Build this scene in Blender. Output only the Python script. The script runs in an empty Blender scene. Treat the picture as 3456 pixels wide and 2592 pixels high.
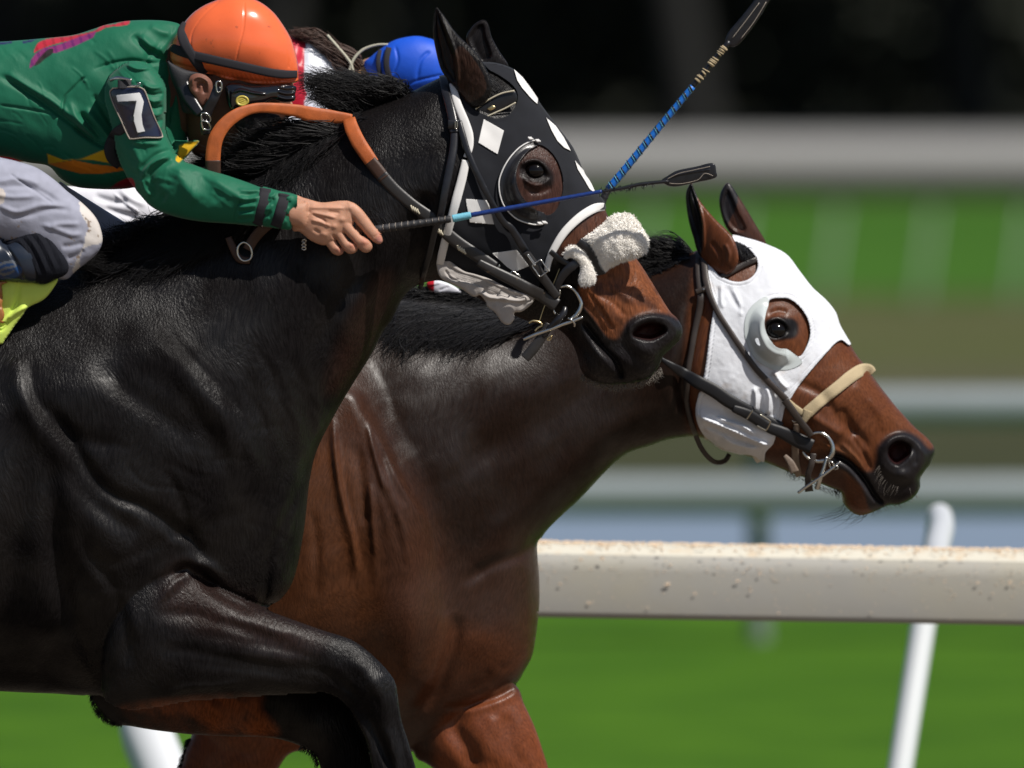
import bpy, math, random
import numpy as np
R = math.radians
random.seed(7)
sc = bpy.context.scene
C = sc.collection
# ------------------------------------------------------------------ camera, sky, sun
D = 30.0                      # metres from the lens to the near horse
S = 0.000512                  # metres per drawing unit at that distance
ZC = 2.136                    # lens height
PH = -234.0                   # drawing row of the horizon
cam = bpy.data.cameras.new('camera')
camo = bpy.data.objects.new('camera', cam); C.objects.link(camo)
camo.location = (0, -D, ZC); camo.rotation_euler = (R(90), 0, 0)
cam.sensor_width = 36.0
cam.lens = 36.0 * D / (3456 * S)
cam.shift_y = -(1296 - PH) / 3456.0
cam.clip_start = 1.0; cam.clip_end = 2000
cam.dof.use_dof = True; cam.dof.focus_distance = D + 0.2; cam.dof.aperture_fstop = 4.9
cam.dof.aperture_blades = 0
sc.camera = camo
sun_dir = np.array([0.46, -0.36, 0.81]); sun_dir /= np.linalg.norm(sun_dir)
el = math.asin(sun_dir[2]); az = math.atan2(sun_dir[0], sun_dir[1])
world = bpy.data.worlds.new('World'); sc.world = world; world.use_nodes = True
nt = world.node_tree
sky = nt.nodes.new('ShaderNodeTexSky'); sky.sky_type = 'NISHITA'; sky.sun_disc = False
sky.sun_elevation = el; sky.sun_rotation = az
bg = nt.nodes['Background']; bg.inputs[1].default_value = 0.06
nt.links.new(sky.outputs[0], bg.inputs[0])
sl = bpy.data.lights.new('sun', 'SUN'); sl.energy = 5.0; sl.angle = R(0.6); sl.color = (1.0, 0.95, 0.88)
so = bpy.data.objects.new('sun', sl); C.objects.link(so)
from mathutils import Vector
so.rotation_euler = Vector(sun_dir.tolist()).to_track_quat('Z', 'Y').to_euler()
so.location = (10, -20, 30)
sc.view_settings.view_transform = 'Standard'; sc.view_settings.look = 'None'
sc.view_settings.exposure = 0.0; sc.view_settings.gamma = 1.0
sc.cycles.use_denoising = True
sc.cycles.max_bounces = 6

# ------------------------------------------------------------------ drawing helpers
OFF = {'A': (0, 0), 'B': (1000, 0), 'C': (1400, 600), 'E': (2200, 600), 'F': (2200, 1200),
       'G': (0, 600), 'H': (700, 600), 'I': (0, 1842), 'J': (1000, 1842), 'K': (800, 1200)}
def cv(key, *pts):
    """points measured in sheet `key` of the survey, returned in drawing units"""
    out = []
    for p in pts:
        if key == 'W': q = [p[0] * 1.5624, p[1] * 1.5624]
        elif key == 'N': q = [p[0], p[1]]
        else: q = [OFF[key][0] + p[0] / 2.212, OFF[key][1] + p[1] / 2.212]
        out.append(tuple(q) + tuple(p[2:]))
    return out
def cr(pts, closed=True, n=6):
    P = np.array([p[:2] for p in pts], float) if len(pts[0]) == 2 else np.array(pts, float)
    m = len(P); out = []
    rng = range(m) if closed else range(m - 1)
    for i in rng:
        if closed: a, b, c, d = P[(i - 1) % m], P[i], P[(i + 1) % m], P[(i + 2) % m]
        else: a, b, c, d = P[max(i - 1, 0)], P[i], P[i + 1], P[min(i + 2, m - 1)]
        for j in range(n):
            t = j / n
            out.append(0.5 * ((2 * b) + (-a + c) * t + (2 * a - 5 * b + 4 * c - d) * t * t + (-a + 3 * b - 3 * c + d) * t ** 3))
    if not closed: out.append(P[-1])
    return np.array(out)
def w3(x, y, h, Y0):
    k = (D + Y0) / D
    return np.stack([(x - 1728) * S * k, Y0 - h * S * k, ZC - (y - PH) * S * k], -1)
def segdist(X, Y, P, closed):
    """unsigned distance, parameter along line"""
    best = np.full(X.shape, 1e18); tt = np.zeros(X.shape)
    m = len(P); n = m if closed else m - 1
    for i in range(n):
        a = P[i]; b = P[(i + 1) % m]
        dx, dy = b[0] - a[0], b[1] - a[1]; L = dx * dx + dy * dy + 1e-9
        t = np.clip(((X - a[0]) * dx + (Y - a[1]) * dy) / L, 0, 1)
        d = (X - a[0] - t * dx) ** 2 + (Y - a[1] - t * dy) ** 2
        k = d < best
        best = np.where(k, d, best); tt = np.where(k, (i + t) / n, tt)
    return np.sqrt(best), tt
def inside(X, Y, P):
    c = np.zeros(X.shape, bool); m = len(P)
    for i in range(m):
        a = P[i]; b = P[(i + 1) % m]
        if a[1] == b[1]: continue
        k = ((a[1] > Y) != (b[1] > Y)) & (X < (b[0] - a[0]) * (Y - a[1]) / (b[1] - a[1]) + a[0])
        c ^= k
    return c
def sdf(X, Y, P):
    d, _ = segdist(X, Y, P, True)
    return np.where(inside(X, Y, P), d, -d)
def sst(x): x = np.clip(x, 0, 1); return x * x * (3 - 2 * x)
def bilin(A, fx, fy):
    ny, nx = A.shape
    fx = np.clip(fx, 0, nx - 1.001); fy = np.clip(fy, 0, ny - 1.001)
    i = fx.astype(int); j = fy.astype(int); u = fx - i; v = fy - j
    return (A[j, i] * (1 - u) * (1 - v) + A[j, i + 1] * u * (1 - v) + A[j + 1, i] * (1 - u) * v + A[j + 1, i + 1] * u * v)
def blur(A, r):
    for _ in range(r):
        B = np.pad(A, 1, mode='edge')
        A = (B[:-2, 1:-1] + B[2:, 1:-1] + B[1:-1, :-2] + B[1:-1, 2:] + 2 * A) / 6
    return A
def vnoise(X, Y, scale, seed, ang=0.0, stretch=1.0):
    rs = np.random.RandomState(seed)
    T = rs.rand(128, 128)
    ca, sa = math.cos(ang), math.sin(ang)
    U = (X * ca + Y * sa) / (scale * stretch) + 31.7; V = (-X * sa + Y * ca) / scale + 57.3
    i = np.floor(U).astype(int); j = np.floor(V).astype(int)
    u = sst(U - i); v = sst(V - j)
    g = lambda a, b: T[b % 128, a % 128]
    return (g(i, j) * (1 - u) * (1 - v) + g(i + 1, j) * u * (1 - v) + g(i, j + 1) * (1 - u) * v + g(i + 1, j + 1) * u * v) - 0.5

def solve(phi, step):
    """membrane height over the outline phi>0"""
    lv = 0
    while min(phi.shape) / 2 ** (lv + 1) > 10 and lv < 5: lv += 1
    v = None
    for l in range(lv, -1, -1):
        p = phi[::2 ** l, ::2 ** l]; h = step * 2 ** l
        if v is None: v = np.maximum(p, 0) * 1.0
        else:
            ny, nx = p.shape
            jj, ii = np.mgrid[0:ny, 0:nx]
            v = bilin(v, ii / 2.0, jj / 2.0)
        ins = p > 0
        pin = np.maximum(p, 0.5 * h)
        it = 260 if l == lv else (70 if l > 0 else 36)
        for n in range(it):
            # outside ring: continue the slope through the outline
            G = np.where(ins, v / pin, 0); W = ins.astype(float)
            if n % 6 == 0:
                Gp = np.pad(G, 1); Wp = np.pad(W, 1)
                Gs = Gp[:-2, 1:-1] + Gp[2:, 1:-1] + Gp[1:-1, :-2] + Gp[1:-1, 2:]
                Ws = Wp[:-2, 1:-1] + Wp[2:, 1:-1] + Wp[1:-1, :-2] + Wp[1:-1, 2:]
                Vp = np.pad(np.where(ins, v, 0), 1)
                Va = (Vp[:-2, 1:-1] + Vp[2:, 1:-1] + Vp[1:-1, :-2] + Vp[1:-1, 2:]) / np.maximum(Ws, 1)
                vo = np.where(Ws > 0, np.maximum(np.minimum(p, 0) * Gs / np.maximum(Ws, 1), -0.8 * Va), 0)
            vv = np.where(ins, v, vo)
            B = np.pad(vv, 1, mode='edge')
            v = np.where(ins, np.maximum(0, 0.25 * (B[:-2, 1:-1] + B[2:, 1:-1] + B[1:-1, :-2] + B[1:-1, 2:] + h * h)), 0)
    return v

class Field:
    """a solid standing on the drawing plane Y0: front height F and back height Bk above outline phi"""
    def __init__(s, x0, y0, x1, y1, step, Y0):
        s.x0, s.y0, s.step, s.Y0 = x0, y0, step, Y0
        s.nx = int((x1 - x0) / step) + 1; s.ny = int((y1 - y0) / step) + 1
        s.X, s.Y = np.meshgrid(x0 + step * np.arange(s.nx), y0 + step * np.arange(s.ny))
        s.phi = np.full(s.X.shape, -1e6); s.F = np.full(s.X.shape, -1e6); s.B = np.full(s.X.shape, 1e6)
        s.u = None; s.b = 0.0; s.Dt = np.zeros(s.X.shape)
    def box(s, P, m):
        i0 = max(int((P[:, 0].min() - m - s.x0) / s.step), 0); i1 = min(int((P[:, 0].max() + m - s.x0) / s.step) + 2, s.nx)
        j0 = max(int((P[:, 1].min() - m - s.y0) / s.step), 0); j1 = min(int((P[:, 1].max() + m - s.y0) / s.step) + 2, s.ny)
        return slice(j0, j1), slice(i0, i1)
    def add(s, pts, k=0.7, b=0.0, smooth=True, r=12.0, hmax=None, tilt=None):
        P = cr(pts) if smooth else np.array([p[:2] for p in pts], float)
        sl_ = s.box(P, 40)
        X, Y = s.X[sl_], s.Y[sl_]
        ph = sdf(X, Y, P)
        v = solve(ph, s.step)
        ins = ph > 0
        u = 2 * v * k * k
        if hmax: q = np.sqrt(u); u = (hmax * (1 - np.exp(-q / hmax))) ** 2
        bb = np.full(X.shape, float(b))
        if tilt is not None:       # (x_a, b_a, x_b, b_b) running along x, or with 5th 'y'
            co = Y if len(tilt) > 4 else X
            bb = tilt[1] + (tilt[3] - tilt[1]) * np.clip((co - tilt[0]) / (tilt[2] - tilt[0]), -0.3, 1.3)
        g = np.where(ins & (ph < 3 * s.step), u / np.maximum(ph, 1), 0)
        gm = g[g > 0].mean() if (g > 0).any() else 100.0
        ue = np.where(ins, u, ph * gm)
        if s.u is None:
            s.u = np.full(s.X.shape, -1e5); s.u[sl_] = ue; s.b = float(b)
        f = bb + np.sqrt(np.maximum(u, 0)); q = bb - np.sqrt(np.maximum(u, 0))
        F, B, PH_ = s.F[sl_], s.B[sl_], s.phi[sl_]
        both = ins & (PH_ > 0)
        d = f - F; sm = 0.5 * (f + F + np.sqrt(np.minimum(d, 1e4) ** 2 + r * r)) - 0.5 * r * np.exp(-np.abs(np.clip(d, -1e4, 1e4)) / (4 * r + 1e-6))
        sm = np.maximum(sm, np.maximum(f, F))
        F[:] = np.where(both, np.where(np.abs(d) < 6 * r, np.maximum(f, F) + (sm - np.maximum(f, F)) * sst(ph / 20), np.maximum(f, F)), np.where(ins, f, F))
        B[:] = np.where(both, np.minimum(q, B), np.where(ins, q, B))
        PH_[:] = np.maximum(PH_, ph)
        return s
    def edge(s, w=30): return sst(s.phi / w)
    def stroke(s, pts, w, a, taper=0.25, smooth=True, side=0):
        P = cr(pts, False) if smooth and len(pts) > 2 else np.array([p[:2] for p in pts], float)
        sl_ = s.box(P, 4 * w)
        d, t = segdist(s.X[sl_], s.Y[sl_], P, False)
        e = np.exp(-(d / w) ** 2)
        if taper: e = e * sst(np.minimum(t, 1 - t) / taper * 1.0 + 0.15)
        s.Dt[sl_] += a * e
        return s
    def plate(s, pts, w, a, smooth=True, sl=None):
        P = cr(pts) if smooth else np.array(pts, float)
        sl_ = s.box(P, 4 * w)
        p = sdf(s.X[sl_], s.Y[sl_], P)
        s.Dt[sl_] += a * sst(p / w * 0.5 + 0.5)
        return s
    def bump(s, c, rx, ry, a, ang=0):
        ca, sa = math.cos(R(ang)), math.sin(R(ang))
        U = (s.X - c[0]) * ca + (s.Y - c[1]) * sa; V = -(s.X - c[0]) * sa + (s.Y - c[1]) * ca
        s.Dt += a * np.exp(-(U / rx) ** 2 - (V / ry) ** 2); return s
    def rough(s, scale, a, seed=1, ang=0, stretch=1.0, mask=None):
        n = vnoise(s.X, s.Y, scale, seed, R(ang), stretch) * a
        s.Dt += n if mask is None else n * mask
        return s
    def mask(s, pts, w=20, smooth=True):
        P = cr(pts) if smooth else np.array(pts, float)
        m = np.zeros(s.X.shape); sl_ = s.box(P, 3 * w)
        m[sl_] = sst(sdf(s.X[sl_], s.Y[sl_], P) / w * 0.5 + 0.5)
        return m
    def at(s, x, y):
        A = np.where(s.phi > -s.step, np.where(s.F < -1e5, s.b, s.F + s.Dt * s.edge(18)), s.b)
        return bilin(A, (np.asarray(x, float) - s.x0) / s.step, (np.asarray(y, float) - s.y0) / s.step)

def snapgrid(fl, ph):
    """grid vertices with phi>0, outermost row moved onto the outline"""
    st = fl.step
    gy, gx = np.gradient(ph, st)
    g2 = gx * gx + gy * gy + 1e-9
    near = np.abs(ph) < 0.6 * st
    keep = (ph > 0) | near
    X = np.where(near, fl.X - ph * gx / g2, fl.X); Y = np.where(near, fl.Y - ph * gy / g2, fl.Y)
    lim = 0.8 * st
    X = np.clip(X, fl.X - lim, fl.X + lim); Y = np.clip(Y, fl.Y - lim, fl.Y + lim)
    return X, Y, keep, near
def quads(idx, keep):
    a, b, c, d = idx[:-1, :-1], idx[:-1, 1:], idx[1:, 1:], idx[1:, :-1]
    ka, kb, kc, kd = keep[:-1, :-1], keep[:-1, 1:], keep[1:, 1:], keep[1:, :-1]
    n = ka.astype(int) + kb + kc + kd
    q = n == 4
    out = np.stack([a[q], d[q], c[q], b[q]], -1).tolist()
    for miss, t in (((~ka), (b, d, c)), ((~kb), (a, d, c)), ((~kc), (a, d, b)), ((~kd), (a, c, b))):
        m = (n == 3) & miss
        out += np.stack([t[0][m], t[1][m], t[2][m]], -1).tolist()
    return out
def mesh_obj(name, V, Fc, mat, parent=None, col=None, smooth=True, L=None):
    me = bpy.data.meshes.new(name)
    V = np.asarray(V, float)
    if L is None: L = np.array(parent.location) if parent is not None else V.mean(0)
    if parent is not None and parent.get('_org') is not None: L = np.array(parent['_org'][:])
    me.from_pydata((V - L).tolist(), [], Fc)
    me.materials.append(mat)
    if smooth: me.polygons.foreach_set('use_smooth', [True] * len(me.polygons))
    if col is not None:
        at = me.color_attributes.new('tint', 'FLOAT_COLOR', 'POINT')
        cc = np.ones((len(V), 4), np.float32); cc[:, :3] = col
        at.data.foreach_set('color', cc.ravel())
    me.update()
    o = bpy.data.objects.new(name, me); C.objects.link(o)
    if parent is not None: o.parent = parent
    else: o.location = L.tolist()
    o['_org'] = L.tolist()
    return o
def solid(name, fl, mat, parent=None, colfn=None, fade=24, both=True):
    X, Y, keep, near = snapgrid(fl, fl.phi)
    DT = fl.Dt * sst(fl.phi / fade)
    F = np.where(fl.F < -1e5, 0, fl.F) + DT; B = np.where(fl.B > 1e5, 0, fl.B) - DT * (1 if both else 0)
    # rim value for vertices lying outside: borrow from neighbours
    val = fl.phi > 0
    M = np.where(val, (fl.F + fl.B) / 2, 0); Wt = val.astype(float)
    Mp, Wp = np.pad(M, 2), np.pad(Wt, 2); ms = 0; ws = 0
    for dy in range(5):
        for dx in range(5):
            ms = ms + Mp[dy:dy + M.shape[0], dx:dx + M.shape[1]]; ws = ws + Wp[dy:dy + M.shape[0], dx:dx + M.shape[1]]
    rim = ms / np.maximum(ws, 1)
    F = np.where(near, rim, F); B = np.where(near, rim, B)
    keep = keep & (ws > 0)
    nF = np.cumsum(keep.ravel()).reshape(keep.shape) - 1
    Vf = w3(X[keep], Y[keep], F[keep], fl.Y0)
    inner = keep & ~near
    nB = np.cumsum(inner.ravel()).reshape(keep.shape) - 1 + keep.sum()
    nB = np.where(near, nF, nB)
    Vb = w3(X[inner], Y[inner], B[inner], fl.Y0)
    fc = quads(nF, keep) + [f[::-1] for f in quads(nB, keep)]
    V = np.concatenate([Vf, Vb])
    col = None
    if colfn is not None:
        xs = np.concatenate([X[keep], X[inner]]); ys = np.concatenate([Y[keep], Y[inner]])
        if callable(colfn): col = colfn(xs, ys)
        else:
            gx = (xs - fl.x0) / fl.step; gy = (ys - fl.y0) / fl.step
            col = np.stack([bilin(colfn[..., i], gx, gy) for i in range(3)], -1)
    return mesh_obj(name, V, fc, mat, parent, col)
def sheet(name, fl, region, mat, parent=None, c=900.0, holes=(), lift=None, detail=1.0, back=True, skirt=8.0, extra=None, smooth=True, colfn=None, step=None, Dt=None, fine=3):
    """cloth or leather lying on field fl over polygon `region` (minus holes); wraps the outline of fl"""
    P = cr(region) if smooth else np.array([p[:2] for p in region], float)
    sl_ = fl.box(P, 3 * fl.step)
    ny_, nx_ = fl.X[sl_].shape
    jj_, ii_ = np.mgrid[0:(ny_ - 1) * fine + 1, 0:(nx_ - 1) * fine + 1] / float(fine)
    up_ = lambda A: bilin(A[sl_], ii_, jj_)
    sub = Field.__new__(Field); sub.step = fl.step / fine; sub.X, sub.Y = up_(fl.X), up_(fl.Y); sub.Y0 = fl.Y0
    ph = sdf(sub.X, sub.Y, P)
    for h in holes:
        ph = np.minimum(ph, -sdf(sub.X, sub.Y, cr(h)))
    u0_ = up_(fl.u); u = u0_ + c
    gy, gx = np.gradient(u, sub.step); gr = np.sqrt(gx * gx + gy * gy) + 1.0
    ph = np.minimum(ph, np.clip(u / gr, -50, 50))
    X, Y, keep, near = snapgrid(sub, ph)
    if step: pass
    q = np.sqrt(np.maximum(u, 0))
    base = up_(np.where(fl.F < -1e5, fl.b, fl.F))
    # where another piece of the field stands above the main one follow that
    q0 = fl.b + up_(np.sqrt(np.maximum(fl.u, 0)))
    up = np.maximum(base - q0, 0)
    DT = up_(fl.Dt if Dt is None else Dt) * sst(np.clip(u / gr, 0, 99) / 24) * detail
    if extra is not None: DT = DT + extra(sub.X, sub.Y, ph)
    F = fl.b + q + up + DT; B = fl.b - q - DT
    gx_ = (X - sub.X[0, 0]) / sub.step; gy_ = (Y - sub.Y[0, 0]) / sub.step
    Fv = bilin(F, gx_, gy_); Bv = bilin(B, gx_, gy_)
    V = []; fc = []; xs = []; ys = []; n0 = 0
    for side in ((0, 1) if back else (0,)):
        H = Fv if side == 0 else Bv
        idx = np.cumsum(keep.ravel()).reshape(keep.shape) - 1 + n0
        V.append(w3(X[keep], Y[keep], H[keep], fl.Y0)); xs.append(X[keep]); ys.append(Y[keep])
        f = quads(idx, keep)
        if side: f = [g[::-1] for g in f]
        # skirt on the free border
        cnt = {}
        for g in f:
            for i in range(len(g)):
                e = (g[i], g[(i + 1) % len(g)]); cnt[e] = 1
        bd = [e for e in cnt if (e[1], e[0]) not in cnt]
        n1 = n0 + int(keep.sum()); mp = {}
        flat = np.concatenate(V[-1:], 0); ex = []
        for e in bd:
            for v in e:
                if v not in mp:
                    mp[v] = n1 + len(mp); p = flat[v - n0].copy(); p[1] += (1 if side == 0 else -1) * skirt * S; ex.append(p)
        f2 = [[e[1], e[0], mp[e[0]], mp[e[1]]] for e in bd]
        if ex:
            V.append(np.array(ex)); xs.append(np.array([xs[-1][v - n0] for v in mp])); ys.append(np.array([ys[-1][v - n0] for v in mp]))
        fc += f + f2; n0 = n1 + len(mp)
    V = np.concatenate(V); col = None
    if colfn is not None: col = colfn(np.concatenate(xs), np.concatenate(ys))
    return mesh_obj(name, V, fc, mat, parent, col)

def strap(name, pts, width, mat, parent=None, fl=None, off=8.0, th=7.0, Y0=0.0, n=8, sm=3, crown=0.25, join=None):
    """flat leather strap; pts (x,y) lie on field fl, (x,y,h) give their own height; width one value or per point"""
    P = cr([p[:2] for p in pts], False, n); m = len(P)
    t = np.linspace(0, len(pts) - 1, m)
    W = np.interp(t, range(len(pts)), width if hasattr(width, '__len__') else [width] * len(pts))
    if fl is not None:
        Y0 = fl.Y0
        h = fl.at(P[:, 0], P[:, 1]) + off
        hx = [p[2] if len(p) > 2 else None for p in pts]
        if any(v is not None for v in hx):
            hp = [fl.at(p[0], p[1]) + off if len(p) < 3 else p[2] for p in pts]
            kk = np.array([0.0 if v is None else 1.0 for v in hx]); kk = np.interp(t, range(len(pts)), kk)
            h = h * (1 - kk) + np.interp(t, range(len(pts)), [float(v) for v in hp]) * kk
    else: h = np.interp(t, range(len(pts)), [p[2] for p in pts])
    for _ in range(sm): h[1:-1] = (h[:-2] + 2 * h[1:-1] + h[2:]) / 4
    T = np.gradient(P, axis=0); T /= np.linalg.norm(T, axis=1)[:, None] + 1e-9
    N = np.stack([-T[:, 1], T[:, 0]], -1)
    V = []; fc = []
    ring = [(-1, 0), (-0.96, 0.75), (-0.5, 1 + crown * .7), (0, 1 + crown), (0.5, 1 + crown * .7), (0.96, 0.75), (1, 0), (0.9, -1), (-0.9, -1)]
    k = len(ring)
    for i in range(m):
        for a, b in ring:
            x = P[i, 0] + N[i, 0] * a * W[i] / 2; y = P[i, 1] + N[i, 1] * a * W[i] / 2
            V.append((x, y, h[i] + b * th / 2))
    for i in range(m - 1):
        for j in range(k):
            a = i * k + j; b = i * k + (j + 1) % k
            fc.append([a, b, b + k, a + k])
    fc.append(list(range(k))[::-1]); fc.append([(m - 1) * k + j for j in range(k)])
    V = np.array(V); Vw = w3(V[:, 0], V[:, 1], V[:, 2], Y0)
    if join is not None:
        join.append((Vw, fc)); return None
    return mesh_obj(name, Vw, fc, mat, parent)
def tube(name, pts, r, mat, parent=None, Y0=0.0, closed=False, sides=10, n=6, fl=None, off=0.0, join=None, smoothp=True):
    if fl is not None: Y0 = fl.Y0; pts = [(p[0], p[1], float(fl.at(p[0], p[1])) + off + (p[2] if len(p) > 2 else 0)) for p in pts]
    P = cr(pts, closed, n) if smoothp else np.array(pts, float)
    m = len(P)
    rr = np.interp(np.linspace(0, len(pts) - 1, m), range(len(pts)), r) if hasattr(r, '__len__') else np.full(m, float(r))
    T = (np.roll(P, -1, 0) - np.roll(P, 1, 0)) if closed else np.gradient(P, axis=0)
    T /= np.linalg.norm(T, axis=1)[:, None] + 1e-9
    V = []; fc = []
    up = np.array([0.13, 0.21, 0.97])
    for i in range(m):
        a = np.cross(T[i], up); 
        if np.linalg.norm(a) < 0.05: a = np.cross(T[i], [1, 0, 0])
        a /= np.linalg.norm(a); b = np.cross(T[i], a)
        for j in range(sides):
            q = 2 * math.pi * j / sides
            V.append(P[i] + (a * math.cos(q) + b * math.sin(q)) * rr[i])
    for i in range(m if closed else m - 1):
        for j in range(sides):
            a = i * sides + j; b = i * sides + (j + 1) % sides; i2 = ((i + 1) % m) * sides
            fc.append([a, b, i2 + (j + 1) % sides, i2 + j])
    if not closed: fc.append(list(range(sides))[::-1]); fc.append([(m - 1) * sides + j for j in range(sides)])
    V = np.array(V); Vw = w3(V[:, 0], V[:, 1], V[:, 2], Y0)
    if join is not None: join.append((Vw, fc)); return None
    return mesh_obj(name, Vw, fc, mat, parent)
def flush(name, lst, mat, parent=None, col=None, smooth=True):
    V = []; F = []; n = 0
    for v, f in lst:
        V.append(v); F += [[i + n for i in g] for g in f]; n += len(v)
    return mesh_obj(name, np.concatenate(V), F, mat, parent, col, smooth)
def hairs(name, roots, mids, tips, count, mat, parent, fl=None, Y0=0.0, hr=10.0, hm=30.0, ht=20.0, w=1.6, jit=18.0, seed=1, seg=8, curl=6.0, fh=None, clump=0):
    """strands from polyline roots via mids to tips; returns one mesh"""
    rs = np.random.RandomState(seed)
    Rr, Mm, Tt = (cr(p, False, 8) for p in (roots, mids, tips))
    def pick(P, t):
        x = t * (len(P) - 1); i = np.clip(x.astype(int), 0, len(P) - 2); f = (x - i)[:, None]
        return P[i] * (1 - f) + P[i + 1] * f
    t = rs.rand(count)
    if clump:
        cc = rs.rand(clump); near_ = cc[rs.randint(0, clump, count)]
        tt2 = np.clip(t * 0.0 + near_ + rs.randn(count) * 0.012, 0, 1)
        t_tip = tt2; t = np.clip(near_ + rs.randn(count) * 0.03, 0, 1)
    else: t_tip = np.clip(t + rs.randn(count) * 0.03, 0, 1)
    a = pick(Rr, t) + rs.randn(count, 2) * jit * 0.5
    b = pick(Mm, (t + t_tip) / 2) + rs.randn(count, 2) * jit
    ln = 1 - 0.45 * rs.rand(count) ** 1.6
    c0 = pick(Tt, t_tip) + rs.randn(count, 2) * jit * 1.3
    c = a + (c0 - a) * ln[:, None]; b = a + (b - a) * ln[:, None]
    phs = rs.rand(count) * 6.28; hrv = hr + rs.rand(count) * 14; hmv = hm + rs.randn(count) * 14; htv = ht + rs.randn(count) * 16
    V = []; fc = []; n = 0
    s = np.linspace(0, 1, seg + 1)
    P2 = (1 - s)[None, :, None] ** 2 * a[:, None] + 2 * (s * (1 - s))[None, :, None] * (2 * b - 0.5 * a - 0.5 * c)[:, None] + (s ** 2)[None, :, None] * c[:, None]
    T = np.gradient(P2, axis=1); T /= np.linalg.norm(T, axis=2)[..., None] + 1e-9
    N = np.stack([-T[..., 1], T[..., 0]], -1)
    P2 = P2 + N * (np.sin(s[None] * 5 + phs[:, None]) * curl * s[None])[..., None]
    H = (1 - s)[None] ** 2 * hrv[:, None] + 2 * (s * (1 - s))[None] * hmv[:, None] + (s ** 2)[None] * htv[:, None]
    if fl is not None: H = H + fl.at(P2[..., 0], P2[..., 1]) * (1 if fh is None else fh)
    ww = w * (1 - 0.85 * s ** 1.5)[None] * (0.7 + 0.6 * rs.rand(count))[:, None]
    A_ = np.stack([P2[..., 0] + N[..., 0] * ww, P2[..., 1] + N[..., 1] * ww, H], -1)
    B_ = np.stack([P2[..., 0] - N[..., 0] * ww, P2[..., 1] - N[..., 1] * ww, H], -1)
    C_ = np.stack([P2[..., 0], P2[..., 1], H + ww * 1.2], -1)
    V = np.stack([A_, C_, B_], 2).reshape(-1, 3)
    k = (seg + 1) * 3
    base = (np.arange(count) * k)[:, None] + (np.arange(seg) * 3)[None]
    base = base.reshape(-1)
    q = np.concatenate([np.stack([base, base + 1, base + 4, base + 3], -1), np.stack([base + 1, base + 2, base + 5, base + 4], -1), np.stack([base + 2, base, base + 3, base + 5], -1)])
    Vw = w3(V[:, 0], V[:, 1], V[:, 2], fl.Y0 if fl is not None else Y0)
    return (Vw, q.tolist())

# ------------------------------------------------------------------ things
def thing(name, label, cat, loc, group=None, kind=None):
    o = bpy.data.objects.new(name, None); C.objects.link(o); o.location = loc
    o.empty_display_size = 0.1
    o['label'] = label; o['category'] = cat
    if group: o['group'] = group
    if kind: o['kind'] = kind
    return o
def tag(o, label=None, cat=None, group=None, kind=None):
    if label: o['label'] = label
    if cat: o['category'] = cat
    if group: o['group'] = group
    if kind: o['kind'] = kind
    return o
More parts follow.
